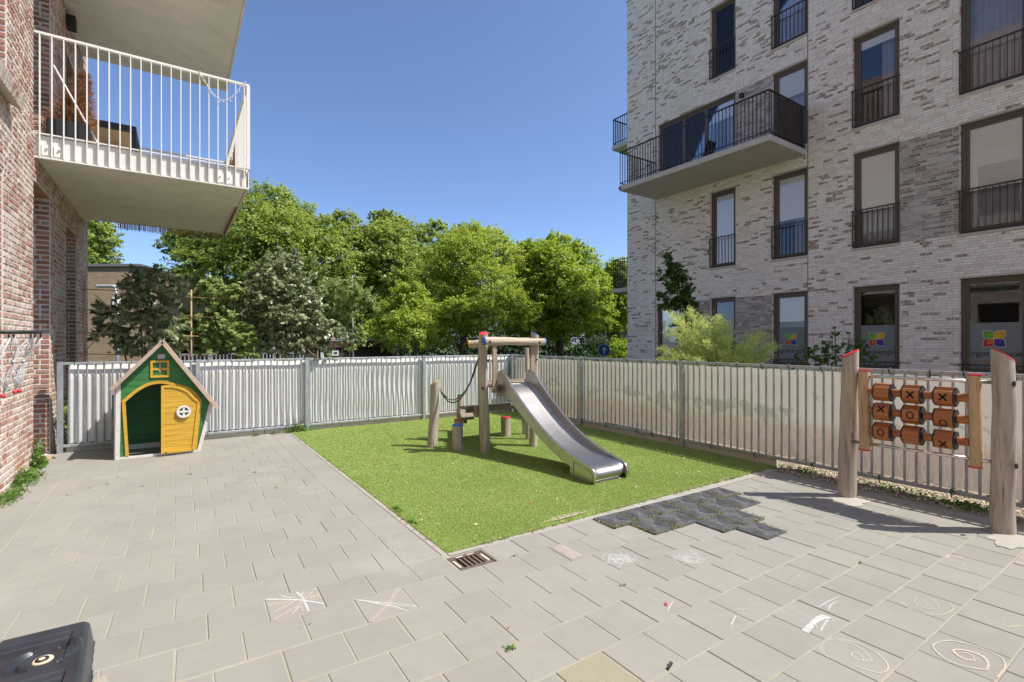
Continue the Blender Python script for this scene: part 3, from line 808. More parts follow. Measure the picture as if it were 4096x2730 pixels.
def reeds(name, p0, p1, z0, h, n, label, ragged=.35):
    t = thing(name, label, 'screen', p0)
    p0, p1 = Vector(p0), Vector(p1); b = MB()
    for i in range(n):
        q = p0.lerp(p1, (i+random.random()*.8)/n); hh = h*(1-random.random()*ragged); r = random.uniform(.003, .006)
        b.box(q.x-r, q.x+r, q.y-r, q.y+r, z0+random.uniform(-.03, .02), z0+hh)
    stuff(b.build('reeds', M['reed'], t)); MB().beam((p0.x, p0.y, z0+h*.5), (p1.x, p1.y, z0+h*.5), .006, .012).build('wire', M['galva'], t)
    return t
reeds('reed_screen', (.90, 10.1, 3.9), (.90, 12.75, 3.9), 3.93, 1.25, 260, 'brown reed screen along the outer side of the left balcony')
reeds('reed_screen', (-.95, 12.83, 3.9), (.87, 12.83, 3.9), 3.88, .98, 150, 'ragged reed matting along the back rail of the left balcony', .5)
b = MB(); pts = []
for i in range(60):
    t_ = i/59; pts.append((.30+.62*t_, 8.74, 5.62-.42*math.sin(pi*min(1, t_*1.05))*.85 + .02*math.sin(i*2.1)))
b.tube(pts, .0035, 4, cap=False)
fl = thing('fairy_lights', 'string of small fairy lights draped on the left balcony railing', 'string lights', (.3, 8.74, 5.6))
b.build('wire', M['whitepaint'], fl)
b = MB()
for i in range(2, 58, 4):
    q = Vector(pts[i]); b.tube([q, q+Vector((random.uniform(-.02,.02), 0, -.035))], .005, 5)
b.build('bulb_row', M['whitepaint'], fl)
# ---------------------------------------------------------------- white brick apartment building
UB = 14.9
wb = thing('apartment_building', 'whitewashed brick apartment building with bronze window frames and balconies', 'building', (UB, 6.0, 0))
VN, VF, ZT = -3.0, 13.9, 15.05
# windows: (y0, y1, z0, z1, kind)
WIN = []
def addw(y0, y1, z0, z1, kind, blind=0, rail=True, logo=False): WIN.append(dict(y0=y0, y1=y1, z0=z0, z1=z1, kind=kind, blind=blind, rail=rail, logo=logo))
for (fl_, z0, z1) in ((0, .85, 3.04), (1, 4.05, 6.57), (2, 7.22, 9.64), (3, 10.35, 12.75)):
    for ci, (y0, y1) in enumerate(((9.28, 10.2), (7.085, 8.1), (4.905, 5.94), (2.62, 3.76), (.3, 1.4), (-2, -.9))):
        if fl_ == 2 and ci == 0: continue
        bl = {(0,0):0, (0,1):.38, (0,2):.0, (0,3):.0, (1,0):1.0, (1,1):.55, (1,2):.62, (1,3):.62, (2,1):.33, (2,2):.12, (2,3):.0, (3,0):.62, (3,1):.3, (3,2):.4}.get((fl_, ci), .4)
        addw(y0, y1, z0, z1, 'w', bl, rail=not (fl_ == 2 and ci == 1) and fl_ > 0, logo=(fl_ == 0))
addw(11.05, 12.46, .85, 3.0, 'w', 1.0, False, False)
WIN.append(dict(y0=9.28, y1=12.38, z0=7.1, z1=9.63, kind='door', blind=.25, rail=False, logo=False))
Hh = [(w_['y0'], w_['y1'], w_['z0'], w_['z1']) for w_ in WIN]
b = MB(); wall_core(b, 'y', UB, UB+.34, VN, VF, -1.2, ZT, Hh); b.build('wall', M['mortar_white'], wb)
b = MB(); b.box(UB+.35, UB+11, VF-.3, VF-.01, -1.2, ZT-.1); b.box(UB+.35, UB+11, VN, VF-.3, ZT-.4, ZT-.2); b.box(UB+10.7, UB+11, VN, VF, -1.2, ZT-.1); b.box(UB+.34, UB+11, VN, VN+.3, -1.2, ZT); b.build('rear_walls', M['mortar_white'], wb)
MB().box(UB-.03, UB+.4, VN, VF+.03, ZT, ZT+.07).build('coping', M['sill'], wb)
DARKP = [(10.2, 11.05, .85, 3.0), (8.1, 9.28, .85, 3.0), (8.1, 9.28, 7.1, 9.62), (3.76, 4.905, 4.05, 6.55), (3.76, 4.905, 10.35, 12.7), (-.9, .3, 4.05, 6.55)]
def wcls(s, z, R):
    y = s+VN
    for (a, e, p, q) in DARKP:
        if a < y < e and p < z < q: return .5
    # clusters of unpainted brown bricks, fewer in the lintel bands
    band = any(abs(z-zb) < .25 for zb in (3.3, 3.75, 6.85, 9.95))
    cl_ = math.sin(y*2.3+math.sin(z*1.7)*2)*math.sin(z*2.9+y*.7)
    p = .13+.16*max(0, cl_)
    if band: p *= .35
    return 1.0 if R.random() < p else 0.0
out = []
holes = [(h[0]-VN, h[1]-VN, h[2], h[3]) for h in Hh]
brick_face((UB, VN), (0,1), (-1,0), VF-VN, 0.0, ZT, holes+[(12.478-VN, 12.498-VN, -2, 20), (7.062-VN, 7.078-VN, -2, 20)], .0655, .24, .012, .008, out, wcls, seed=5)
for h in Hh:
    brick_face((UB, h[1]), (1,0), (0,-1), .1, 0.0, ZT, [(0, 1, -1, h[2]), (0, 1, h[3], 20)], .0655, .24, .012, .006, out, lambda s, z, R: 1.0 if R.random() < .12 else 0.0, seed=int(h[1]*7+h[2]))
def wkey(it): return dist_key(it) + (0 if it[2] > 1.1 else 500)
brick_objects(wb, out, M['whitebrick'], wkey)
b = MB(); b.box(UB-.001, UB+.01, 12.478, 12.498, 0, ZT); b.box(UB-.001, UB+.01, 7.062, 7.078, 0, ZT); b.build('expansion_joint', M['black'], wb)

def petal_shape(sx, sz, r):
    """corners at the centre (0,0) and at (r,r); the other two corners rounded"""
    n = 9; pts = []
    for i in range(n+1):
        a = i/n*pi/2; pts.append((r*math.sin(a)**.5, r*(1-math.cos(a))**1.9))
    for i in range(1, n+1):
        a = pi/2 - i/n*pi/2; pts.append((r*(1-math.cos(a))**1.9, r*math.sin(a)**.5))
    return [(sx*p, sz*q) for p, q in pts]
LOGOC = {'g': ((.10,.36,.03), (.20,.42,.02)), 'y': ((.62,.36,.01), (.70,.45,.01)), 'r': ((.45,.012,.02), (.62,.14,.01)), 'v': ((.035,.015,.22), (.06,.02,.26))}
LM = {k: (simple('logo_'+n_+'_dark', v[0], .5, var=.03), simple('logo_'+n_+'_light', v[1], .5, var=.03)) for (k, v), n_ in zip(LOGOC.items(), ('green','yellow','red','violet'))}
def text_mesh(body, size, mat, name, parent, M4, ext=.0008):
    cu = bpy.data.curves.new('lettering', 'FONT'); cu.body = body; cu.size = size; cu.extrude = ext; cu.align_x = 'CENTER'; cu.align_y = 'CENTER'
    to = bpy.data.objects.new('lettering', cu); COL.objects.link(to)
    dg = bpy.context.evaluated_depsgraph_get(); dg.update()
    me = bpy.data.meshes.new_from_object(to.evaluated_get(dg)); me.transform(wmat(parent).inverted() @ M4)
    bpy.data.objects.remove(to); me.materials.clear(); me.materials.append(mat)
    o = bpy.data.objects.new(name, me); COL.objects.link(o); o.parent = parent; return o
FACE_NX = Matrix(((0,0,-1,0),(-1,0,0,0),(0,1,0,0),(0,0,0,1)))   # text x -> -y, text y -> z, faces -x
def logo(parent, cy, cz, r, x):
    # seen from the yard, left is +y
    for (k, sy, sz) in (('g', 1, 1), ('y', -1, 1), ('r', 1, -1), ('v', -1, -1)):
        for (rr, mt, off) in ((r*1.0, M['whitepaint'], 0), (r*.93, LM[k][0], .0015), (r*.62, LM[k][1], .003)):
            ps = petal_shape(sy, sz, rr); sh = .02*r if rr < r else 0
            b = MB(); b.prism([(x-off, cy+p+sy*sh, cz+q+sz*sh) for p, q in ps], (-.001, 0, 0)); b.build('logo_petal', mt, parent)
def window_unit(wd, idx):
    y0, y1, z0, z1 = wd['y0'], wd['y1'], wd['z0'], wd['z1']; x = UB+.11
    fr = MB(); t = .085
    def frame(a, e, p, q, tt, xx, dd=.07):
        fr.box(xx, xx+dd, a, a+tt, p, q); fr.box(xx, xx+dd, e-tt, e, p, q); fr.box(xx, xx+dd, a+tt, e-tt, q-tt, q); fr.box(xx, xx+dd, a+tt, e-tt, p, p+tt)
    frame(y0, y1, z0, z1, t, x, .09)
    if wd['kind'] == 'door':
        ys = [y0+t, y0+1.15, y0+2.05, y1-t]
        parts = list(zip(ys[:-1], ys[1:]))
    else: parts = [(y0+t, y1-t)]
    for (a, e) in parts: frame(a, e, z0+t, z1-t, .055, x+.018, .06)
    f_ = fr.build('window', M['brown'], wb)
    for (a, e) in parts:
        MB().box(x+.045, x+.053, a+.055, e-.055, z0+t+.055, z1-t-.055).build('pane', M['glass'], f_)
        h = z1-z0-2*t
        if wd['blind'] > 0: MB().box(x+.060, x+.064, a+.03, e-.03, z1-t-h*wd['blind'], z1-t).build('blind', M['blind'], f_)
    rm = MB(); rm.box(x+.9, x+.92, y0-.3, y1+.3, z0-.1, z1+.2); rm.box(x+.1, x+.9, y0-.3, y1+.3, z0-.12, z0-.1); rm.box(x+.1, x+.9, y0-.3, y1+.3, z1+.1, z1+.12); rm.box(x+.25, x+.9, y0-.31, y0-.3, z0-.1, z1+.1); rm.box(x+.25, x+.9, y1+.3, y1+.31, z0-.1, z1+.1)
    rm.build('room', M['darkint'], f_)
    if z0 > 3 and wd['blind'] < .9:   # curtain folds at the sides
        c = MB(); n = 26; ya, ye = y0+.08, (y1-.08 if wd['kind'] == 'w' and (idx % 3) != 1 else y0+.45)
        vs = []
        for i in range(n+1):
            yy = ya+(ye-ya)*i/n; xx = x+.16+.02*math.sin(i*1.9)
            vs += [(xx, yy, z0+.05), (xx, yy, z1-.1)]
        c.add(vs, [(2*i, 2*i+2, 2*i+3, 2*i+1) for i in range(n)]); c.build('curtain', M['curtain'], f_)
    if z0 > 3 and wd['kind'] == 'w': MB().box(UB-.035, UB+.11, y0-.03, y1+.03, z0-.05, z0).build('sill', M['sill'], wb)
    if wd['logo'] and y0 < 8.2 and y0 > 2:
        cy = (y0+y1)/2+(.02); 
        MB().box(x+.034, x+.036, y0+.13, y1-.13, .98, 2.02).build('frosted_film', M['stickerpane'], f_)
        sc = .165 if y0 > 7 else (.175 if y0 > 4 else .19)
        logo(f_, cy, 1.66, sc, x+.032)
        T_ = Matrix.Translation((x+.031, cy, 1.33)) @ FACE_NX
        text_mesh('Ergotherapie', .175, M['blackmat'], 'lettering', f_, T_)
        om = simple('orange_lettering', (.45,.12,.04), .6)
        for wd_, dy in (('Geo', .34), ('en', .10), ('en', -.36)): text_mesh(wd_, .13, om, 'lettering', f_, Matrix.Translation((x+.031, cy+dy, 1.16)) @ FACE_NX)
    if wd['logo'] and 9 < y0 < 12 or (y0 > 11 and z0 < 2):
        for j, cc in enumerate(((.5,.03,.02), (.65,.22,.02), (.45,.42,.04), (.03,.16,.45))):
            rr = .40-.07*j; b = MB(); pts = [(x+.03, (y0+y1)/2+(-.25 if y0 > 11 else .22)+rr*math.cos(a), 1.05+rr*math.sin(a)) for a in [pi*i/16 for i in range(17)]]
            for p_, q_ in zip(pts[:-1], pts[1:]): b.beam(p_, q_, .045, .003, up=(1,0,0))
            b.build('arch_stripe', simple('window_stripe_%d' % j, cc, .5), f_)
    if wd['rail']:
        rz = z0+1.0; r_ = MB(); r_.box(UB-.05, UB-.01, y0-.02, y1+.02, rz-.03, rz); r_.box(UB-.045, UB-.015, y0, y1, z0+.03, z0+.06)
        r_.box(UB-.045, UB-.02, y0, y0+.025, z0+.06, rz-.03); r_.box(UB-.045, UB-.02, y1-.025, y1, z0+.06, rz-.03)
        rl = r_.build('window_railing', M['rail'], wb)
        nb = max(6, int(round((y1-y0)/.115)))
        bar = MB().box(UB-.038, UB-.024, -.007, .007, z0+.06, rz-.03).build('bar', M['rail'])
        me = bar.data; bpy.data.objects.remove(bar)
        for i in range(1, nb):
            inst('bar', me, rl, (0, y0+(y1-y0)*i/nb, 0))
    if z0 < 2:   # low guard rail in front of the ground-floor windows
        r_ = MB(); r_.box(UB-.05, UB-.02, y0-.02, y1+.02, 1.06, 1.09)
        for i in range(9): yy = y0+(y1-y0)*(i+.5)/9; r_.box(UB-.04, UB-.026, yy-.006, yy+.006, .85, 1.06)
        r_.build('guard_rail', M['rail'], wb)
    return f_
for i, wd in enumerate(WIN): window_unit(wd, i)

def bronze_balcony(x0, x1, y0, y1, zb, thick, top, bars_on):
    """slab plus a dark railing; bars_on: list of (start, end) runs"""
    sl = MB(); sl.box(x0, x1, y0, y1, zb, zb+thick); o = sl.build('balcony', M['concrete2'], wb, bevel=.01)
    for (p, q) in bars_on:
        p, q = Vector(p), Vector(q); L_ = (q-p).length; d = (q-p)/L_
        MB().beam((p.x, p.y, top-.02), (q.x, q.y, top-.02), .05, .03).build('handrail', M['rail'], o); MB().beam((p.x, p.y, zb+thick+.1), (q.x, q.y, zb+thick+.1), .03, .02).build('bottom_rail', M['rail'], o)
        bar = MB().box(-.009, .009, -.009, .009, zb+thick*.2, top-.03).build('bar', M['rail']); me = bar.data; bpy.data.objects.remove(bar)
        n = int(L_/.112)
        for i in range(n+1):
            pp = p+d*(L_*i/n); inst('bar', me, o, (pp.x, pp.y, 0))
    return o
bb = bronze_balcony(12.97, UB, 7.11, 12.49, 6.90, .17, 8.27, [((13.0,7.14,0),(13.0,12.46,0)), ((13.0,7.14,0),(UB-.02,7.14,0)), ((13.0,12.46,0),(UB-.02,12.46,0))])
MB().tube([(13.0,12.40,6.97),(12.9,12.44,6.97)], .03, 8).build('spout', M['black'], bb)
# dark privacy panel on the near side of the balcony
MB().box(13.35, UB-.02, 7.165, 7.18, 7.1, 8.22).build('side_panel', simple('translucent_brown_panel', (.075,.062,.052), .4), bb)
bronze_balcony(15.0, 18.0, VF+.01, VF+.95, 9.5, .17, 10.78, [((15.04,VF+.9,0),(18.0,VF+.9,0)), ((15.04,VF+.03,0),(15.04,VF+.87,0))])
bronze_balcony(15.0, 18.0, VF+.01, VF+.95, 3.6, .17, 4.98, [((15.04,VF+.9,0),(18.0,VF+.9,0)), ((15.04,VF+.03,0),(15.04,VF+.87,0))])
MB().box(UB-.13, UB, 8.98, 9.09, 9.3, 9.43).build('wall_lamp', M['black'], wb)
ch = thing('garden_chair', 'dark garden chair on the bronze balcony of the white building', 'chair', (14.2, 10.0, 7.07))
MB().box(13.95, 14.4, 9.8, 10.25, 7.45, 7.49).build('seat', M['black'], ch); MB().obox((13.95, 9.8, 7.47), (.45,0,0), (0,-.18,.5), (0,.03,.01)).build('backrest', M['black'], ch)
for (x, y) in ((13.97,9.82),(14.36,9.82),(13.97,10.21),(14.36,10.21)): MB().box(x, x+.03, y, y+.03, 7.07, 7.45).build('leg', M['black'], ch)

# ---------------------------------------------------------------- fences
YF, XF = 9.55, 6.45
def fence(name, label, along, line, a0, a1, posts, zr0=.095, ztop=1.305):
    t = thing(name, label, 'fence', (line if along == 'y' else (a0+a1)/2, line if along == 'x' else (a0+a1)/2, 0))
    def bx(mb, s0, s1, d0, d1, z0, z1):
        if along == 'x': mb.box(s0, s1, line+d0, line+d1, z0, z1)
        else: mb.box(line+d0, line+d1, s0, s1, z0, z1)
    for p in posts:
        m = MB(); bx(m, p-.033, p+.033, -.04, .03, -.1, ztop+.015); m.build('post', M['galva'], t, bevel=.004)
        m = MB(); bx(m, p-.038, p+.038, -.045, .035, ztop+.015, ztop+.024); m.build('post_cap', M['black'], t)
    ps = sorted(posts)
    for p, q in zip(ps[:-1], ps[1:]):
        for z in (ztop-.022, zr0):
            m = MB(); bx(m, p+.034, q-.034, -.022, .018, z-.018, z+.018); m.build('rail', M['galva'], t, bevel=.003)
        n = int(round((q-p)/.0985)); m0 = MB(); m0.tube([(0,0,zr0+.018), (0,0,ztop-.04)], .0125, 8, cap=False)
        o0 = m0.build('bar', M['galva'], smooth=True); me = o0.data; bpy.data.objects.remove(o0)
        for i in range(1, n):
            s_ = p+(q-p)*i/n+random.uniform(-.002,.002)
            inst('bar', me, t, (s_, line, 0) if along == 'x' else (line, s_, 0))
    return t
fb = fence('fence', 'galvanised bar fence along the back of the turf, behind the playhouse', 'x', YF, -1.36, 6.42, [-1.36, .31, 1.975, 4.25, 6.43])
fr_ = fence('fence', 'galvanised bar fence on the right side, behind the tic-tac-toe panel', 'y', XF, -2.04, 9.45, [-2.04, .27, 2.58, 4.89, 7.2, 9.42])
# the post at .31 stands behind the playhouse
for i in range(6):
    a, e = -1.3+i*1.3, -1.3+(i+1)*1.3-.01
    MB().box(a, e, YF+.03, YF+.075, -.05, .075).build('plinth_board', M['plinth'], fb, bevel=.004)
for i in range(4):
    a, e = 3.45+i*1.5, 3.45+(i+1)*1.5-.01
    MB().box(XF+.005, XF+.05, a, e, -.05, .085).build('plinth_board', M['plinth'], fr_, bevel=.004)
# cable ties
b0 = MB().tube([(.0,-.03,-.03),(.0,-.032,.02),(0,.0,.028),(0,.022,.0),(0,.01,-.035),(0,-.01,-.06)], .005, 5).build('cable_tie', M['black']); me_tie = b0.data; bpy.data.objects.remove(b0)
for i in range(33):
    y = -1.9+i*.345+random.uniform(-.04,.04)
    inst('cable_tie', me_tie, fr_, (XF, y, 1.285), rz=-pi/2+random.uniform(-.1,.1))
    if i % 2 == 0 or random.random() < .5: inst('cable_tie', me_tie, fr_, (XF, y+.1, .1), rz=-pi/2)
for i in range(24):
    x = -1.2+i*.33
    inst('cable_tie', me_tie, fb, (x, YF, 1.285), (.7,.8,.8))
    if i % 2: inst('cable_tie', me_tie, fb, (x, YF, .1), (.7,.8,.8))

# the sheets tied to the fences
def sheet_mesh(name, fn, nu, nv, mat, label, cat='sheet'):
    vs = [fn(i/nu, j/nv) for j in range(nv+1) for i in range(nu+1)]
    fs = [(j*(nu+1)+i, j*(nu+1)+i+1, (j+1)*(nu+1)+i+1, (j+1)*(nu+1)+i) for j in range(nv) for i in range(nu)]
    b = MB(); b.add(vs, fs); o = b.build(name, mat, smooth=True); return tag(o, label, cat)
def back_sheet(u, v):
    x = -1.28+u*7.66; z = .125+v*1.145
    bulge = .5*math.sin(x*1.9+1)+.5*math.sin(x*.83+2.2)
    y = YF+.034+.010*math.sin(pi*v)*(1.2+bulge)*(.3+math.exp(-((x-3.2)/1.3)**2))+.007*(1-v)*math.sin(x*6.3)*min(1,max(.2,(x-1)*.6))+.005*math.sin(x*3.1+v*3)+.005*math.sin(z*9+x*2)*math.exp(-((x-3.2)/1.3)**2)
    sag = .018*abs(math.sin(x*pi/.66))
    # the top edge leans away from the bars between its ties
    y += .055*max(0, (v-.86)/.14)
    return (x, y, z-sag*v)
sheet_mesh('windbreak_sheet', back_sheet, 300, 30, M['sheetback'], 'pale grey rippled sheet tied behind the bars of the back fence', 'sheet')
b = MB()
def right_sheet(u, v):
    y = 9.34-u*11.3; z = .135+v*1.115
    x = XF+.034+.006*math.sin(y*3.1+v*2)+.004*math.sin(y*8.3)
    return (x, y, z-.012*abs(math.sin(y*pi/.35))*v)
sheet_mesh('printed_sheet', right_sheet, 300, 14, M['heath'], 'faded landscape print sheet of heather and trees behind the right fence', 'sheet')

# ---------------------------------------------------------------- climbing frame with slide
def log(parent, base, top, r0, r1, mat, cap=None, slant=(0,0), seed=1, wob=.035, n=16, segs=14, name='post', bend=.012, cap_t=.014):
    R = random.Random(seed); base, top = Vector(base), Vector(top); b = MB()
    ph = [R.uniform(0, 6.28) for _ in range(6)]; rings = []; ax = (top-base).normalized(); u = ax.orthogonal().normalized()
    if abs(ax.z) > .7: u = Vector((1,0,0)); u = (u-ax*u.dot(ax)).normalized()
    v = ax.cross(u); vs = []
    for i in range(segs+1):
        t = i/segs; c = base.lerp(top, t) + u*bend*math.sin(t*5+ph[0]) + v*bend*math.sin(t*4+ph[1])
        for k in range(n):
            a = 2*pi*k/n
            rr = (r0+(r1-r0)*t)*(1+wob*math.sin(2*a+ph[2]+t*2)+wob*.8*math.sin(3*a+ph[3]+t*5)+wob*.7*math.sin(t*17+ph[4]+a))
            p = c+u*math.cos(a)*rr+v*math.sin(a)*rr
            if i == segs: p = p+ax*(slant[0]*math.cos(a)+slant[1]*math.sin(a))*1.0
            if i == segs-1: p = p+ax*(slant[0]*math.cos(a)+slant[1]*math.sin(a))*.35 - ax*0
            vs.append(p)
    fs = []
    for i in range(segs):
        for k in range(n): a_, b_ = i*n+k, i*n+(k+1) % n; fs.append((a_, b_, b_+n, a_+n))
    fs.append(tuple(range(n-1, -1, -1))); fs.append(tuple(segs*n+k for k in range(n)))
    b.add(vs, fs); o = b.build(name, mat, parent, smooth=True, autosm=.8)
    if cap:
        ring = vs[segs*n:]; cc = sum(ring, Vector())/n
        pr = MB(); lo = [cc+(p-cc)*1.02+ax*.001 for p in ring]; hi = [cc+(p-cc)*.97+ax*cap_t for p in ring]
        pr.add(lo+hi, [tuple(range(n-1,-1,-1)), tuple(range(n, 2*n))]+[(k, (k+1) % n, (k+1) % n+n, k+n) for k in range(n)])
        c_ = pr.build('post_cap', cap, o if parent is not None else None)
    return o
cf = thing('play_structure', 'wooden log climbing frame with stainless steel slide on the turf', 'climbing frame', (4.1, 6.1, 0))
log(cf, (3.70, 6.20, -.05), (3.695, 6.20, 1.715), .075, .066, M['logwood'], M['red'], (.014, .018), 1, name='post', cap_t=.007)
log(cf, (4.53, 6.14, -.05), (4.565, 6.13, 1.72), .068, .060, M['logwood'], M['blue'], (-.026, .020), 2, name='post')
log(cf, (4.13, 6.98, -.05), (4.12, 6.97, 1.55), .066, .06, M['logwood'], None, (0, 0), 3, name='post')
log(cf, (4.98, 6.98, -.05), (4.97, 6.97, .98), .05, .045, M['logwood'], None, (0, 0), 4, name='post')
log(cf, (4.78, 6.62, -.05), (4.74, 6.60, 1.5), .038, .036, M['logwood'], None, (0, 0), 5, name='post', bend=.004)
log(cf, (3.23, 6.95, -.05), (3.275, 6.93, .965), .078, .068, M['logwood'], M['yellow'], (.028, -.034), 6, name='post')
log(cf, (4.21, 7.86, -.05), (4.19, 7.87, .65), .062, .060, M['logwood'], M['green'], (.0, 0), 7, name='post')
# lengthwise logs with capped ends
def hlog(p, q, r, capA, capB, seed, rb=None):
    o = log(cf, p, q, r, rb or r*.95, M['loghor'], None, (0,0), seed, name='crossbeam', bend=.008, wob=.03)
    p, q = Vector(p), Vector(q); d = (q-p).normalized()
    for c, cp, s in ((p, capA, -1), (q, capB, 1)):
        if cp: MB().tube([c+d*s*.0, c+d*s*.014], [r*1.03, r*.97], 8).build('end_cap', cp, o)
hlog((3.615, 6.05, 1.60), (4.62, 5.985, 1.60), .058, M['blue'], M['blue'], 8)
hlog((3.93, 7.03, 1.56), (4.60, 6.32, 1.61), .062, M['yellow'], None, 9)
# black bolt caps
def boltc(p, d, r=.019):
    p, d = Vector(p), Vector(d).normalized()
    MB().tube([p, p+d*.006, p+d*.012], [r, r*.9, r*.3], 10).build('bolt_cap', M['black'], cf, smooth=True)
cd = Vector((-.52, -.85, 0))
boltc((3.665, 5.985, 1.595), (0,-1,0)); boltc((4.50, 5.935, 1.59), (0,-1,0)); boltc((3.72, 6.125, 1.33), (.2,-1,0)); boltc((4.545, 6.068, 1.33), (.2,-1,0)); boltc((3.645, 6.142, .93), (-.4,-.9,0)); boltc((4.53, 6.07, .93), (-.1,-1,0))
# platform boards and beams (the platform leans to the right towards the back)
MB().box(3.78, 4.50, 6.07, 6.13, .865, .945).build('platform_beam', M['plankwood'], cf, bevel=.004)
MB().box(4.16, 4.90, 6.86, 6.92, .865, .945).build('platform_beam', M['plankwood'], cf, bevel=.004)
for i in range(6): MB().box(3.72+.074*i, 4.52+.074*i, 6.05+i*.146, 6.05+i*.146+.138, .945, .972).build('platform_board', M['plankwood'], cf, bevel=.003)
# upright planks on both sides of the slide mouth
MB().box(3.735, 3.80, 6.02, 6.048, .895, 1.56).build('upright_plank', M['plankz'], cf, bevel=.003)
MB().box(4.40, 4.475, 6.02, 6.048, .895, 1.56).build('upright_plank', M['plankz'], cf, bevel=.003)
# climbing planks at the back
MB().obox((4.16, 7.80, .325), (-.30, -.62, 0), (.20, -.06, 0), (0, 0, .035)).build('step_plank', M['plankwood'], cf, bevel=.003)
MB().obox((4.20, 7.78, .25), (-.26, -.52, 0), (.05, -.02, 0), (0, 0, .075)).build('step_bracket', M['plankwood'], cf)
MB().box(3.80, 5.02, 6.98, 7.14, .52, .56).build('step_plank', M['plankwood'], cf, bevel=.003)
MB().box(3.86, 4.98, 7.02, 7.06, .46, .52).build('step_bracket', M['plankwood'], cf)
MB().obox((3.95, 6.86, .40), (.02,.12,0), (.04,0,0), (0,0,.18)).build('step_bracket', M['plankz'], cf)
# rope loop
A_, B_ = Vector((3.62, 6.24, 1.36)), Vector((3.325, 6.87, .86))
zf = [(0,1.36),(.06,1.22),(.16,1.06),(.30,.90),(.45,.79),(.6,.735),(.75,.73),(.88,.78),(1,.86)]
def rope(off, dz):
    pts = []
    for i in range(31):
        t = i/30
        for (a, za), (c, zc) in zip(zf[:-1], zf[1:]):
            if a <= t <= c: z = za+(zc-za)*(t-a)/(c-a); break
        k = math.sin(pi*min(1, max(0, t)))
        p = A_.lerp(B_, t); pts.append((p.x+off*k, p.y, z-dz*k))
    return pts
rp = rope(.0, 0); 
MB().tube(rp, .0075, 6, cap=False).build('rope', M['cable'], cf, smooth=True)
MB().tube(rope(-.012, .045), .0085, 6, cap=False).build('rope', M['cable'], cf, smooth=True)
MB().tube([rp[1], rp[3], rp[5]], .014, 8).build('rope_sleeve', M['black'], cf); MB().tube([rp[29], rp[27], rp[25]], .014, 8).build('rope_sleeve', M['black'], cf)
def ring(c, r, tr, mat, parent, name, ax='y', n=12):
    pts = []
    for i in range(n+1):
        a = 2*pi*i/n; pts.append((c[0]+(r*math.cos(a) if ax != 'x' else 0), c[1]+(r*math.cos(a) if ax == 'x' else 0), c[2]+r*math.sin(a)) if ax != 'z' else (c[0]+r*math.cos(a), c[1]+r*math.sin(a), c[2]))
    return MB().tube(pts, tr, 6, cap=False).build(name, mat, parent, smooth=True)
for p in ((3.615,6.21,1.40),(3.62,6.22,1.375),(3.335,6.90,.885),(3.32,6.88,.87)): ring(p, .016, .0035, M['steelrim'], cf, 'ring', random.choice('xy'))
# stainless steel slide
sl = thing  # (slide is a part of the frame)
RAIL = [(6.125,.97),(6.12,1.06),(6.10,1.12),(6.06,1.16),(6.00,1.175),(5.94,1.155),(5.85,1.09),(5.75,.995),(5.55,.83),(5.3,.655),(5.05,.50),(4.8,.375),(4.6,.30),(4.4,.245),(4.25,.21),(4.15,.185),(4.095,.145),(4.075,.095),(4.085,.045),(4.12,.012)]
BED = [(6.12,.968),(6.02,.966),(5.92,.93),(5.8,.85),(5.6,.70),(5.4,.565),(5.2,.445),(5.0,.345),(4.8,.265),(4.6,.21),(4.4,.18),(4.25,.168),(4.17,.155),(4.13,.125),(4.115,.085),(4.12,.045),(4.15,.015)]
UND = [(6.10,.80),(5.95,.83),(5.8,.80),(5.55,.64),(5.3,.475),(5.05,.335),(4.8,.225),(4.6,.155),(4.45,.12)]
XL, XR = 3.865, 4.375
vs = []; nb_ = 8
for (y, z) in BED:
    for i in range(nb_+1):
        s_ = i/nb_; e_ = .035*(max(0, 1-s_*nb_)**2 + max(0, 1-(1-s_)*nb_)**2); vs.append((XL+.004+(XR-XL-.008)*s_, y, z+e_))
b = MB(); b.add(vs, [(j*(nb_+1)+i, j*(nb_+1)+i+1, (j+1)*(nb_+1)+i+1, (j+1)*(nb_+1)+i) for j in range(len(BED)-1) for i in range(nb_)])
b2 = MB(); slide = b.build('slide', M['steel'], cf, smooth=True)
def interp(prof, y):
    pr = sorted(prof)
    for (a, za), (c, zc) in zip(pr[:-1], pr[1:]):
        if a <= y <= c: return za+(zc-za)*(y-a)/max(1e-6, c-a)
    return pr[0][1] if y < pr[0][0] else pr[-1][1]
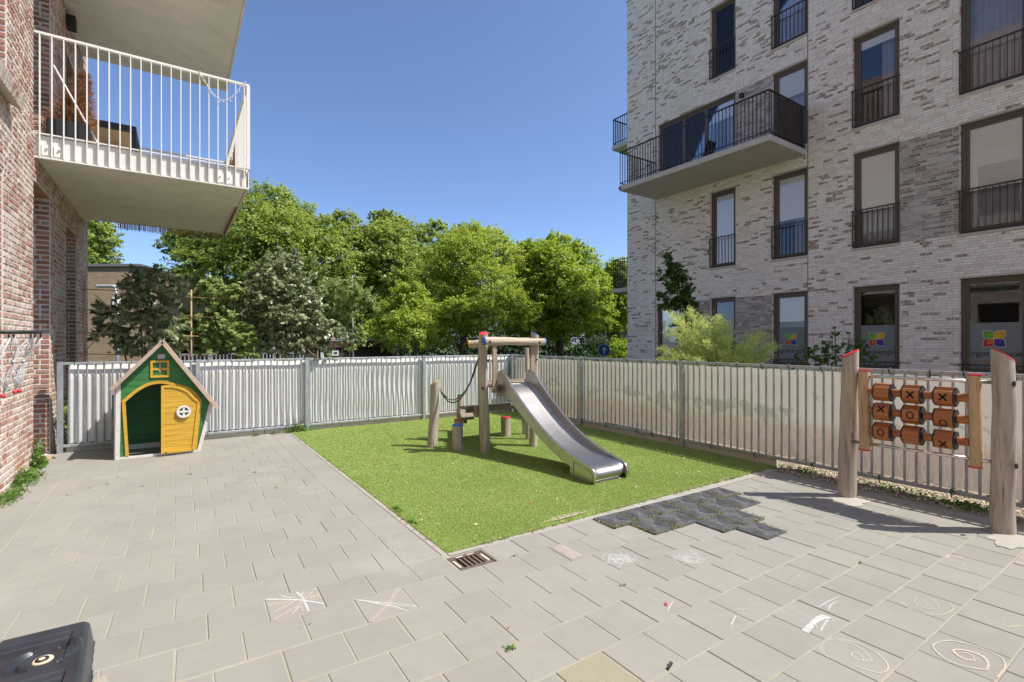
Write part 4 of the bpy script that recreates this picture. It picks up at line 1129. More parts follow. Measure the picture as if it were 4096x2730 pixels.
for X in (XL, XR):
    side = []; ys = [6.12,6.10,6.06,6.0,5.94,5.85,5.75,5.65,5.55,5.42,5.3,5.17,5.05,4.92,4.8,4.7,4.6,4.5]
    topc = {6.12:1.06,6.10:1.12,6.06:1.16,6.0:1.175}
    vs = []
    for y in ys:
        zt_ = topc.get(y) or interp([q for q in RAIL if q[0] <= 6.0], y); zb_ = interp(UND, y)
        for xx in (X-.002, X+.002): vs += [(xx, y, zb_), (xx, y, zt_)]
    n = len(ys); fs = []
    for i in range(n-1):
        a = i*4; c = a+4
        fs += [(a, a+1, c+1, c), (a+2, c+2, c+3, a+3), (a, c, c+2, a+2), (a+1, a+3, c+3, c+1)]
    fs += [(0,2,3,1)]
    b = MB(); b.add(vs, fs); b.build('side_panel', M['steel'], slide)
    # closed end box on the ground
    pe = [(4.5,.0),(4.5,.27),(4.4,.245),(4.25,.21),(4.15,.185),(4.095,.145),(4.078,.095),(4.088,.045),(4.12,.006)]
    MB().prism([(X-.003, y, z) for y, z in pe], (.006,0,0)).build('end_panel', M['steel'], slide)
    MB().tube([(X, y, z) for y, z in RAIL], .0155, 8).build('rim', M['steelrim'], slide, smooth=True)
    pe2 = [(4.44,.03),(4.44,.195),(4.3,.17),(4.17,.145),(4.125,.11),(4.115,.075),(4.13,.04),(4.16,.028)]
    dx = -.006 if X == XL else .006
    MB().tube([(X+dx, y, z) for y, z in pe2+[pe2[0]]], .0045, 5, cap=False).build('pressed_edge', M['steel'], slide, smooth=True)
MB().box(XL, XR, 4.47, 4.50, 0, .18).build('foot', M['steel'], slide)
MB().box(XL+.02, XR-.02, 4.12, 4.2, .002, .02).build('foot_plate', M['steel'], slide)
MB().box(XL-.03, XR+.03, 6.10, 6.16, .972, .978).build('mouth_plate', M['whitepaint'], slide)
# stepping stumps
def stump(x, y, h, r, cap, label, seed):
    o = thing('stump', label, 'stump', (x, y, 0), group='short log stumps round the climbing frame')
    log(o, (x, y, -.05), (x, y, h), r, r*.96, M['logwood'], cap, (0,0), seed, wob=.02, segs=6, name='log', bend=.003, cap_t=.018)
stump(3.44, 6.54, .365, .074, M['blue'], 'short log stump with blue top in front of the climbing frame', 21)
stump(3.79, 7.16, .335, .072, M['red'], 'red-topped log stump just behind the blue one', 22)
stump(4.63, 7.05, .315, .086, M['red'], 'thick red-topped log stump on its own beneath the slide platform', 23)

# ---------------------------------------------------------------- playhouse
HX, HY = -.666, 8.58
ph = thing('playhouse', 'small crooked green playhouse with open yellow door by the back fence', 'playhouse', (HX+.5, HY+.35, 0))
DEP = .66
def hp(x, z, y=0): return (HX+x, HY+y, z)
def xl(z): return .004+.01*min(z,1)            # left wall edge
def outer_l(z): return 0.012 if z < 1.03 else .012+(z-1.03)*(.526-.012)/(1.60-1.03)
def outer_r(z):
    if z < .69: return .965+(1.125-.965)*z/.69
    return 1.125-(z-.69)*(1.125-.526)/(1.60-.69)
ARCH = [(.072,.03),(.072,.782),(.19,.895),(.28,.965),(.37,1.01),(.466,1.03),(.56,1.02),(.66,.992),(.76,.955),(.84,.915),(.92,.84),(.985,.735)]
def arch_l(z):
    if z < .782: return .12-.048*z/.782
    for (a, za), (c, zc) in zip(ARCH[1:5], ARCH[2:6]):
        if za <= z <= zc: return a+(c-a)*(z-za)/(zc-za)
    return None
def arch_r(z):
    if z < .735: return .92+.065*z/.735
    for (a, za), (c, zc) in zip(ARCH[5:-1], ARCH[6:]):
        if zc <= z <= za: return a+(c-a)*(z-za)/(zc-za)
    return None
PL = .0945; k = 0; z = .035
def plank(parent, xa0, xb0, xa1, xb1, z0, z1, y0, y1, mat):
    g_ = .0022; b = MB(); b.prism([hp(xa0, z0+g_, y0), hp(xb0, z0+g_, y0), hp(xb1, z1-g_, y0), hp(xa1, z1-g_, y0)], (0, y1-y0, 0))
    return b.build('wall_plank', mat, parent)
while z < 1.59:
    z1 = min(z+PL, 1.595)
    subs = [z, z1]
    if z < 1.028:
        # plank interrupted by the doorway
        zt = min(z1, 1.027)
        for side in (0, 1):
            n = 5; b = MB(); zs = [z+.002+(z1-.004-z)*i/n for i in range(n+1)]; vs = []
            for q in zs:
                if side == 0: a = outer_l(q); e = arch_l(q) if arch_l(q) is not None and q < 1.029 else .466
                else: e = outer_r(q); a = arch_r(q) if arch_r(q) is not None and q < 1.029 else .466
                for yy in (0, .012): vs += [hp(a, q, yy), hp(e, q, yy)]
            fs = []
            for i in range(n):
                A, C = i*4, i*4+4
                fs += [(A, A+1, C+1, C), (A+3, A+2, C+2, C+3), (A, C, C+2, A+2), (A+1, A+3, C+3, C+1)]
            fs += [(0, 2, 3, 1), (n*4, n*4+1, n*4+3, n*4+2)]
            b.add(vs, fs); b.build('wall_plank', M['greenwood'], ph)
    else:
        zz0, zz1 = z, z1
        plank(ph, outer_l(zz0), outer_r(zz0), outer_l(zz1), outer_r(zz1), zz0, zz1, 0, .012, M['greenwood'])
    z = z1
# side and rear walls, floor
for zz in range(10):
    z0, z1 = .035+zz*PL, .035+(zz+1)*PL-.004
    if z0 < .98: MB().box(HX+.006, HX+.018, HY+.014, HY+DEP, z0, min(z1, 1.0)).build('wall_plank', M['greenwood'], ph)
    if z1 < .70: MB().obox(hp(outer_r(z0)-.014, z0, .014), (.012,0,0), (0,DEP-.014,0), (outer_r(z1)-outer_r(z0),0,z1-z0)).build('wall_plank', M['greenwood'], ph)
    if z0 < 1.5: MB().prism([hp(max(.02, outer_l(z0)), z0, DEP-.012), hp(outer_r(z0)-.02, z0, DEP-.012), hp(outer_r(z1)-.02, z1, DEP-.012), hp(max(.02, outer_l(z1)), z1, DEP-.012)], (0,.012,0)).build('wall_plank', M['greenwood'], ph)
MB().box(HX+.47, HX+.53, HY+DEP-.03, HY+DEP-.013, .03, 1.1).build('inner_batten', M['greenwood'], ph)
MB().box(HX+.02, HX+.95, HY+DEP-.045, HY+DEP-.03, .02, .09).build('inner_sill', M['whitewood'], ph)
# lining behind the planks so that no light comes through the grooves
MB().prism([hp(outer_l(1.04)+.01,1.04,.0125), hp(outer_r(1.04)-.01,1.04,.0125), hp(.526,1.585,.0125)], (0,.004,0)).build('lining', M['greenwood'], ph)
MB().prism([hp(.02,.03,.0125), hp(.10,.03,.0125), hp(.065,.79,.0125), hp(.2,.93,.0125), hp(.3,1.0,.0125), hp(.46,1.04,.0125), hp(.02,1.04,.0125)], (0,.004,0)).build('lining', M['greenwood'], ph)
MB().prism([hp(.94,.03,.0125), hp(.96,.03,.0125), hp(1.11,.69,.0125), hp(.84,1.04,.0125), hp(.46,1.04,.0125), hp(.6,1.03,.0125), hp(.85,.93,.0125), hp(1.0,.735,.0125)], (0,.004,0)).build('lining', M['greenwood'], ph)
MB().prism([hp(.02,.03,DEP+.001), hp(.96,.03,DEP+.001), hp(1.11,.69,DEP+.001), hp(.526,1.58,DEP+.001), hp(.02,1.02,DEP+.001)], (0,.004,0)).build('lining', M['greenwood'], ph)
MB().box(HX+.001, HX+.005, HY+.014, HY+DEP, .03, 1.0).build('lining', M['greenwood'], ph)
# white corner boards and sill
MB().prism([hp(.0,0,-.016), hp(.05,0,-.016), hp(.062,1.02,-.016), hp(.006,1.0,-.016)], (0,.016,0)).build('corner_board', M['whitewood'], ph, bevel=.002)
MB().prism([hp(.93,0,-.016), hp(.978,0,-.016), hp(1.135,.69,-.016), hp(1.09,.70,-.016)], (0,.016,0)).build('corner_board', M['whitewood'], ph, bevel=.002)
MB().box(HX+.05, HX+.93, HY-.016, HY, 0, .034).build('sill_board', M['whitewood'], ph, bevel=.002)
MB().box(HX-.012, HX+.0, HY+.0, HY+.05, 0, 1.0).build('corner_board', M['whitewood'], ph)
# roof boards
ap, tl_, tr_ = (.526, 1.634), (-.06, .965), (1.212, .622)
for (p, q) in ((ap, tl_), (ap, tr_)):
    d = Vector((q[0]-p[0], 0, q[1]-p[1])); n = Vector((-d.z, 0, d.x)).normalized(); n = n if n.z < 0 else -n
    for i in range(8):
        MB().obox(hp(p[0], p[1], -.105+i*.1), d, (0, .098, 0), n*.018).build('roof_board', M['roofwood'], ph)
    L_ = d.length; dn = d.normalized()
    MB().obox(Vector(hp(p[0], p[1], -.108))+n*.018, d*.985, (0, .02, 0), n*.030).build('barge_board', M['roofwood'], ph, bevel=.002)
# yellow door frame: left stile and arch (segments)
def strip(pts, w, y0, y1, mat, name, parent):
    for (p, q) in zip(pts[:-1], pts[1:]):
        p, q = Vector((p[0], p[1])), Vector((q[0], q[1])); d = (q-p).normalized(); n = Vector((-d.y, d.x))
        yield p, q, d, n
def band(pts, w, y0, y1, mat, name, parent):
    """flat moulding of width w along a polyline (x, z), one mesh, mitred"""
    P_ = [Vector((a, c)) for a, c in pts]; N = []
    for i in range(len(P_)):
        d = (P_[min(i+1, len(P_)-1)]-P_[max(i-1, 0)]).normalized(); N.append(Vector((d.y, -d.x)))
    vs = []
    for p, n in zip(P_, N):
        q = p+n*w; vs += [hp(p.x, p.y, y0), hp(q.x, q.y, y0), hp(p.x, p.y, y1), hp(q.x, q.y, y1)]
    fs = []
    for i in range(len(P_)-1):
        A, C = i*4, i*4+4; fs += [(A, C, C+1, A+1), (A+2, A+3, C+3, C+2), (A, A+2, C+2, C), (A+1, C+1, C+3, A+3)]
    m = (len(P_)-1)*4; fs += [(0, 1, 3, 2), (m, m+2, m+3, m+1)]
    b = MB(); b.add(vs, fs); return b.build(name, mat, parent)
def fill(pts, k=4):
    """round a polyline off with Catmull-Rom"""
    out = []; Q = [pts[0]]+list(pts)+[pts[-1]]
    for i in range(1, len(Q)-2):
        for j in range(k):
            t = j/k; r = []
            for c in (0, 1):
                a, b_, c_, d_ = Q[i-1][c], Q[i][c], Q[i+1][c], Q[i+2][c]
                r.append(.5*((2*b_)+(-a+c_)*t+(2*a-5*b_+4*c_-d_)*t*t+(-a+3*b_-3*c_+d_)*t**3))
            out.append(tuple(r))
    return out+[pts[-1]]
band([(.112,.034),(.074,.784)], .037, -.02, 0, M['yellowwood'], 'door_frame', ph)
band(fill([(.066,.79),(.19,.915),(.28,.985),(.37,1.03),(.466,1.05),(.56,1.042),(.66,1.01)]), .04, -.021, 0, M['yellowwood'], 'door_frame', ph)
band(fill([(.66,1.01),(.76,.975),(.84,.935),(.92,.86),(.995,.745)])+[(.93,.034)], .062, -.018, 0, M['yellowwood'], 'door_frame', ph)
# door leaf: hinged on the right, standing a little open
hinge = Vector(hp(.955, .0, -.034)); ang = math.radians(5)
ca_, sa_ = math.cos(ang), math.sin(ang)
def dp(x, z, y=0):
    """x measured leftwards from the hinge line"""
    return (hinge.x-x*ca_-y*sa_, hinge.y-x*sa_+y*ca_*1.0-.0, z)
LW = .415
def ltop(x):   # height of the leaf at x from the hinge
    t = x/LW; pts = [(0,.735),(.05,.80),(.13,.90),(.22,.955),(.32,.985),(.415,.985)]
    for (a, za), (c, zc) in zip(pts[:-1], pts[1:]):
        if a <= x <= c: return za+(zc-za)*(x-a)/(c-a)
def lright(z):  # hinge side leans with the wall
    return .045-.10*z/.735 if z < .735 else None
leafn = []
door = None
zb = .045; i = 0
def hinge_x(z):
    if z <= .735: return .052-(.07)*z/.735
    pts = [(-.018,.735),(.05,.80),(.13,.90),(.22,.955),(.32,.985)]
    for (a, za), (c, zc) in zip(pts[:-1], pts[1:]):
        if za <= z <= zc: return a+(c-a)*(z-za)/(zc-za)
    return .32
door = MB(); door.prism([dp(hinge_x(.045), .045, .004), dp(LW, .045, .004), dp(LW, .98, .004), dp(.32, .98, .004), dp(.22,.95,.004), dp(.13,.895,.004), dp(.05,.795,.004), dp(-.018,.735,.004)], (0, .004, 0))
door = door.build('door', M['yellowwood'], ph)
while zb < .97:
    z1 = min(zb+.078, .975); n = 3; vs = []; g_ = .0018
    for j in range(n+1):
        q = zb+g_+(z1-zb-2*g_)*j/n
        for yy in (0, -.012): vs += [dp(hinge_x(q), q, yy), dp(LW, q, yy)]
    fs = []
    for j in range(n):
        A, C = j*4, j*4+4; fs += [(A, A+1, C+1, C), (A+3, A+2, C+2, C+3), (A, C, C+2, A+2), (A+1, A+3, C+3, C+1)]
    fs += [(0,2,3,1), (n*4, n*4+1, n*4+3, n*4+2)]
    b = MB(); b.add(vs, fs); b.build('door_plank', M['yellowwood'], door); zb = z1
def dband(pts, w, name='door_trim', mat=None, y0=-.026, y1=-.012):
    P_ = [Vector(p) for p in pts]; vs = []
    for i in range(len(P_)):
        d = (P_[min(i+1, len(P_)-1)]-P_[max(i-1, 0)]).normalized(); n = Vector((d.y, -d.x)); q = P_[i]+n*w
        vs += [dp(P_[i].x, P_[i].y, y0), dp(q.x, q.y, y0), dp(P_[i].x, P_[i].y, y1), dp(q.x, q.y, y1)]
    fs = []
    for i in range(len(P_)-1):
        A, C = i*4, i*4+4; fs += [(A, A+1, C+1, C), (A+2, C+2, C+3, A+3), (A, C, C+2, A+2), (A+1, A+3, C+3, C+1)]
    m = (len(P_)-1)*4; fs += [(0, 2, 3, 1), (m, m+1, m+3, m+2)]
    b = MB(); b.add(vs, fs); return b.build(name, mat or M['yellowwood'], door)
dband([(LW, .985), (LW, .035)], -.034); dband([(.052,.045), (-.018,.735)], .034); dband([(LW-.034,.035), (.09,.035)], .034)
dband([(-.018,.737)]+fill([(-.018,.735),(.05,.80),(.13,.90),(.22,.955),(.32,.985),(.415,.99)])[1:], .034)
# round porthole on the leaf
pc = Vector(dp(.185, .605, -.028)); ex = Vector((-ca_, -sa_, 0)); ez = Vector((0,0,1)); ey = Vector((sa_, -ca_, 0))
vs = []; n = 28
for i in range(n):
    a = 2*pi*i/n
    for (r, y) in ((.088,-.0),(.088,.018),(.060,.018),(.060,0)): vs.append(pc+ex*r*math.cos(a)+ez*r*math.sin(a)+ey*y)
fs = []
for i in range(n):
    A, C = i*4, ((i+1) % n)*4
    for q in range(4): fs.append((A+q, A+(q+1) % 4, C+(q+1) % 4, C+q))
b = MB(); b.add(vs, fs); port = b.build('porthole', M['whitewood'], door)
MB().obox(pc-ex*.062-ez*.013+ey*.002, ex*.124, ez*.026, ey*.014).build('glazing_bar', M['whitewood'], door)
MB().obox(pc-ez*.062-ex*.013+ey*.004, ex*.026, ez*.124, ey*.008).build('glazing_bar', M['whitewood'], door)
vs = [pc+ex*.06*math.cos(2*pi*i/16)+ez*.06*math.sin(2*pi*i/16)-ey*.001 for i in range(16)]
b = MB(); b.add(vs, [tuple(range(16))]); b.build('porthole_opening', M['greenwood'], door)
# upper little window frame
wf = MB(); X0, X1, Z0, Z1, t = .384, .605, 1.095, 1.334, .03
for (a, e, p, q) in ((X0, X0+t, Z0, Z1), (X1-t, X1, Z0, Z1), (X0+t, X1-t, Z0, Z0+t), (X0+t, X1-t, Z1-t, Z1)): wf.box(HX+a, HX+e, HY-.018, HY, p, q)
wf = wf.build('window', M['yellowwood'], ph, bevel=.002)
MB().box(HX+X0+t, HX+.48, HY-.012, HY, 1.198, 1.228).build('glazing_bar', M['yellowwood'], wf); MB().box(HX+.512, HX+X1-t, HY-.012, HY, 1.198, 1.228).build('glazing_bar', M['yellowwood'], wf)
MB().box(HX+.484, HX+.508, HY-.006, HY, 1.17, 1.29).build('bare_patch', M['plankz'], wf)
# sign with its four letters
sg = MB().box(HX+.468, HX+.556, HY-.008, HY, 1.358, 1.424).build('sign', simple('grey_sign', (.38,.38,.38), .4), ph, bevel=.004)
F_NY = Matrix(((1,0,0,0),(0,0,-1,0),(0,1,0,0),(0,0,0,1)))
text_mesh('EXIT', .040, M['whitepaint'], 'lettering', sg, Matrix.Translation((HX+.512, HY-.009, 1.391)) @ F_NY)
sb = MB(); sb.box(HX+.474, HX+.55, HY-.0095, HY-.008, 1.364, 1.3665); sb.box(HX+.474, HX+.55, HY-.0095, HY-.008, 1.4155, 1.418); sb.build('sign_border', M['whitepaint'], sg)
# green shutter standing off the left wall, and screws
MB().box(HX-.035, HX-.012, HY+.06, HY+.09, .54, .875).build('shutter', M['greenwood'], ph)
for (x, z) in ((.026,.08),(.034,.40),(.044,.72),(.97,.14),(1.03,.40),(1.08,.60),(.955,.32)): MB().tube([hp(x, z, -.0165), hp(x, z, -.019)], .005, 6).build('screw', M['black'], ph)

# ---------------------------------------------------------------- tic-tac-toe panel
GX = 5.72
gp = thing('game_panel', 'wooden tic-tac-toe panel hung between two tall red-topped logs', 'play panel', (GX, 1.75, 0))
log(gp, (GX+.04, 2.345, -.05), (GX+.02, 2.31, 1.475), .084, .068, M['loggame'], M['red'], (.02, -.034), 31, wob=.045, n=18, segs=20, bend=.012)
log(gp, (GX+.03, 1.150, -.05), (GX+.02, 1.19, 1.48), .084, .070, M['loggame'], M['red'], (-.03, .046), 32, wob=.05, n=18, segs=20, bend=.026)
for (y, r) in ((2.173, .047), (1.339, .044)):
    ls = MB(); n = 8
    ring0 = [(GX+r*1.0*math.cos(2*pi*i/n+pi/8), y+r*math.sin(2*pi*i/n+pi/8)) for i in range(n)]
    o = log(gp, (GX, y, .527), (GX, y, 1.305), r*1.05, r*1.05, M['palewood'], None, (0,0), int(y*10), wob=.02, n=10, segs=8, name='frame_post', bend=.004)
    for (za, zb2) in ((.513, .527), (1.305, 1.319)): MB().tube([(GX, y, za), (GX, y, zb2)], r*1.08, 10).build('post_cap', M['red'], o)
for z in (1.255, .584): MB().tube([(GX, 2.30, z), (GX, 1.20, z)], .0155, 10).build('steel_bar', M['steelrim'], gp, smooth=True)
XO = [['', 'X', 'X'], ['X', 'O', 'O'], ['O', '', 'X']]
TW = [[.15, 0, 0], [.42, 0, -.5], [0, .1, -.45]]
BK = [(2.008, .148), (1.776, .150), (1.538, .152)]
for r, z in enumerate((1.108, .917, .725)):
    rod = MB().tube([(GX, 2.13, z), (GX, 1.38, z)], .017, 8).build('axle', M['black'], gp)
    for (a, e) in ((2.135, 2.088), (1.932, 1.863), (1.692, 1.626), (1.455, 1.378)):
        MB().tube([(GX, a, z), (GX, e, z)], .0375, 14).build('spacer', M['orangewood'], gp, smooth=True, autosm=.7)
    for c, (yc, ln) in enumerate(BK):
        rot = -TW[r][c]; n = 6; h = ln/2-.012
        sec = []
        for i in range(n):
            a0 = 2*pi*i/n+pi/6+pi/2*0+rot
            for da in (-.13, .13): sec.append((.087*math.cos(a0+da), .087*math.sin(a0+da)))
        # flat faces turned to the viewer (towards -x)
        b = MB(); b.prism([(GX+p, yc-h, z+q) for p, q in sec], (0, 2*h, 0)); bl_ = b.build('block', M['orangewood'], gp, bevel=.002)
        for s_ in (-1, 1):
            b = MB(); b.prism([(GX+p*.985, yc+s_*h, z+q*.985) for p, q in sec], (0, s_*.012, 0)); b.build('end_plate', M['black'], bl_)
        if XO[r][c]:
            ct, st = math.cos(rot), math.sin(rot); apo = .087*math.cos(pi/6-.13)+.0008
            fc = Vector((GX-apo*ct, yc, z-apo*st)); uy = Vector((0,-1,0)); uz = Vector((-st*1.0, 0, ct)) if True else None; nn = Vector((-ct, 0, -st))
            b = MB()
            if XO[r][c] == 'X':
                for s_ in (-1, 1):
                    d = (uy*s_*.027+uz*.031); pp = uy*.006*1.0-uz*s_*.005*1.0; w_ = nn.cross(d).normalized()*.0078
                    b.obox(fc-d-w_, d*2, w_*2, nn*.0014)
            else:
                vs = []; m_ = 24
                for i in range(m_):
                    a = 2*pi*i/m_
                    for (k1, k2, y_) in ((.030,.036,0),(.030,.036,.0014),(.0195,.0255,.0014),(.0195,.0255,0)): vs.append(fc+uy*k1*math.cos(a)+uz*k2*math.sin(a)+nn*y_)
                fs = []
                for i in range(m_):
                    A, C = i*4, ((i+1) % m_)*4
                    for q in range(4): fs.append((A+q, C+q, C+(q+1) % 4, A+(q+1) % 4))
                b.add(vs, fs)
            b.build('letter', M['blackmat'], bl_)
for (y, z) in ((1.10, 1.255), (1.088, .584)): MB().tube([(GX-.03, y, z), (GX-.03, y-.016, z)], .022, 10).build('bolt_cap', M['black'], gp)
for z in (1.108, .917, .725, 1.255, .584): MB().tube([(GX-.045, 1.335 if z in (1.255,.584) else 1.30, z), (GX-.052, 1.335 if z in (1.255,.584) else 1.297, z)], .008, 8).build('screw', M['galva'], gp)

# ---------------------------------------------------------------- moulded black base of a basketball stand, and its hoop
hb = thing('basketball_stand_base', 'black moulded plastic base of a portable basketball stand, bottom left corner', 'stand base', (-.9, 3.0, 0))
def sst(x, a, b): t = np.clip((x-a)/(b-a), 0, 1); return t*t*(3-2*t)
NX, NY = 190, 190
gu, gv = np.meshgrid(np.linspace(-1.32, -.322, NX), np.linspace(2.45, 3.505, NY))
xr = -.352+.055*np.clip((3.45-gv)/.9, 0, 1)                       # right edge, leaning out towards the viewer
din = np.minimum(xr-gu, 3.485-gv)                                 # distance inside the outline
cn = np.hypot(np.maximum(0, gu-(xr-.05)), np.maximum(0, gv-3.435)); din = np.where((gu > xr-.05) & (gv > 3.435), .05-cn, din)
notch = sst(gu, -.80, -.775)*(1-sst(gu, -.745, -.70)); din = np.minimum(din, 3.485-.06*notch-gv)
zt = .128*sst(din, 0, .022)-.016*(1-sst(din, .018, .045))*sst(din, 0, .02)
zt -= .04*notch*sst(gv, 3.37, 3.42)
wv = .0
def recess(u0, u1, v0, v1, dep, e=.014):
    return dep*sst(gu, u0, u0+e)*(1-sst(gu, u1-e, u1))*sst(gv, v0, v0+e)*(1-sst(gv, v1-e, v1))
zt -= recess(-1.6, -.425, 3.055, 3.375, .032); zt -= recess(-1.6, -.40, 2.60, 2.99, .030)
ccx, ccy = -.515, 3.195; rr_ = np.hypot(gu-ccx, (gv-ccy)*1.05); aa_ = np.arctan2(gv-ccy, gu-ccx)
side_ = ((np.abs(aa_-.15) < 1.0) | (np.abs(np.abs(aa_)-3.0) < .95)).astype(float)
zt += side_*(.012*np.exp(-((rr_-.128)/.011)**2)-.013*np.exp(-((rr_-.102)/.012)**2)+.009*np.exp(-((rr_-.078)/.009)**2))*(gv < 3.37)
for (uc, sl_) in ((-.745, .10), (-.83, .14)): zt += .017*np.exp(-((gu-uc-sl_*(gv-3.2))/.018)**2)*sst(gv, 3.06, 3.09)*(1-sst(gv, 3.34, 3.37))
for (v0_, uu) in ((3.022, -.56), (3.40, -.9)): pass
zt = np.where(din <= 0, 0, zt)
hf = MB(); hf.v = [(float(u), float(v), float(z)) for u, v, z in zip(gu.ravel(), gv.ravel(), zt.ravel())]
idx = []
for j in range(NY-1):
    for i in range(NX-1):
        q = (j*NX+i, j*NX+i+1, (j+1)*NX+i+1, (j+1)*NX+i)
        if max(din[j,i], din[j,i+1], din[j+1,i], din[j+1,i+1]) > -.004: idx.append(q)
hf.f = idx; hf.m = [0]*len(idx); hf.a = [0.5]*len(idx); hf.b = [0.0]*len(idx)
body = hf.build('tank', M['tub'], hb, smooth=True)
MB().tube([(ccx, ccy, .095), (ccx, ccy, .1005)], [.040,.036], 20).build('sand_ring', M['drysand'], body)
MB().tube([(ccx-.004, ccy, .099), (ccx-.004, ccy, .104)], [.028,.025], 18).build('filler_cap', M['black'], body)
MB().tube([(ccx-.004, ccy, .1035), (ccx-.004, ccy, .1055)], [.013,.012], 12).build('cap_centre', M['drysand'], body)

hc = Vector((-.853, 4.07, 1.655)); hr = .185
hp_ = thing('basketball_hoop', 'black basketball hoop with a tangled white rope net at the left edge', 'hoop', (hc.x, hc.y, 0))
pts = [hc+Vector((hr*math.cos(2*pi*i/40), hr*math.sin(2*pi*i/40), 0)) for i in range(41)]
MB().tube(pts, .0095, 8, cap=False).build('rim', M['black'], hp_, smooth=True)
MB().beam(hc+Vector((-hr, 0, -.0)), hc+Vector((-hr-.12, -.02, 0)), .05, .03).build('bracket', M['black'], hp_)
MB().beam(hc+Vector((-hr-.12, -.02, .0)), hc+Vector((-hr-.16, -.02, 0)), .1, .35).build('backboard_mount', M['black'], hp_)
MB().tube([(-1.2, 4.04, 1.6), (-1.2, 3.3, .1)], .035, 10).build('pole', M['black'], hp_)
R = random.Random(5)
for i in range(10):
    a = 2*pi*i/10+.25; p = hc+Vector((hr*math.cos(a), hr*math.sin(a), -.012))
    ring(p+Vector((0,0,-.008)), .013, .0028, M['black'], hp_, 'net_hook', 'x')
    q = hc+Vector((hr*.62*math.cos(a+.25), hr*.62*math.sin(a+.25), -.17)); q2 = hc+Vector((hr*.5*math.cos(a-.1), hr*.5*math.sin(a-.1), -.30-R.random()*.06))
    for s_ in (-1, 1):
        m_ = p.lerp(q, .5)+Vector((s_*.012, 0, 0))
        MB().tube([p+Vector((s_*.006,0,-.02)), m_, q, q.lerp(q2, .5)+Vector((s_*.01,0,0)), q2], .0034, 5).build('net_cord', M['rope'], hp_, smooth=True)
    MB().tube([q+Vector((0,0,.008)), q+Vector((0,0,-.01))], .009, 6).build('net_knot', M['rope'], hp_, smooth=True)
    if i in (0, 9, 8): MB().tube([q2, q2+Vector((.0,0,-.02))], .011, 8).build('red_toggle', M['red'], hp_, smooth=True)

# ---------------------------------------------------------------- plants
def leaves(centers, size, up=.35, aspect=.55, outward=None, rnd=None, fold=.18, spread=1.0):
    """one folded leaf (two triangles sharing the midrib, as a kite quad pair) per centre"""
    n = len(centers); nrm = rng.normal(size=(n,3))*spread; nrm[:,2] = np.abs(nrm[:,2])+up
    if outward is not None: nrm += outward*1.1
    nrm /= np.linalg.norm(nrm, axis=1, keepdims=True)
    t = np.cross(nrm, rng.normal(size=(n,3))); t /= np.linalg.norm(t, axis=1, keepdims=True); s = np.cross(nrm, t)
    L = (size*rng.uniform(.7, 1.35, n))[:,None]; W = L*aspect*.5; f = nrm*W*fold*2
    a = centers-t*L*.5; d = centers+t*L*.5; l_ = centers+s*W+f-t*L*.05; r_ = centers-s*W+f-t*L*.05
    return np.stack([a, r_, d, l_], 1)
def crown_points(blobs, n, clump=.22, per=26, shell=(.72, 1.04), zmin=None, spray=1.0):
    """leaf positions along outward growing sprays, spread over and under the skin of a set of ellipsoids"""
    B = np.array(blobs, float); ar = (B[:,3]*B[:,4])**.8; pb = ar/ar.sum()
    nc = max(1, n//per); bi = rng.choice(len(B), nc, p=pb)
    d = rng.normal(size=(nc,3)); d /= np.linalg.norm(d, axis=1, keepdims=True); d[:,2] = np.where(d[:,2] < -.6, -d[:,2], d[:,2])
    k = rng.uniform(*shell, nc)[:,None]*np.where(rng.random(nc) < .22, rng.uniform(.3, .8, nc), 1)[:,None]
    c = B[bi,:3]+d*B[bi,3:6]*k
    rm = B[bi,3:6].mean(1); cr = rm*clump*rng.uniform(.5, 1.3, nc)
    g_ = d*.8+rng.normal(size=(nc,3))*.45+np.array([0,0,.35]); g_ /= np.linalg.norm(g_, axis=1, keepdims=True)
    Ls = cr*rng.uniform(.8, 2.4, nc)*spray
    ci = np.repeat(np.arange(nc), per); s_ = rng.random(nc*per)
    wd = (cr[ci]*.42)*(1.1-.75*s_)
    droop = -.18*(s_**2)*Ls[ci]
    p = c[ci]+g_[ci]*(s_*Ls[ci])[:,None]+rng.normal(size=(nc*per,3))*wd[:,None]*np.array([1,1,.7]); p[:,2] += droop
    rnd = np.clip(np.repeat(rng.random(nc), per)*.5+rng.random(nc*per)*.35+s_*.15, 0, 1)
    if zmin is not None: m = p[:,2] > zmin; p, rnd, ci = p[m], rnd[m], ci[m]
    return p, rnd, d[ci]
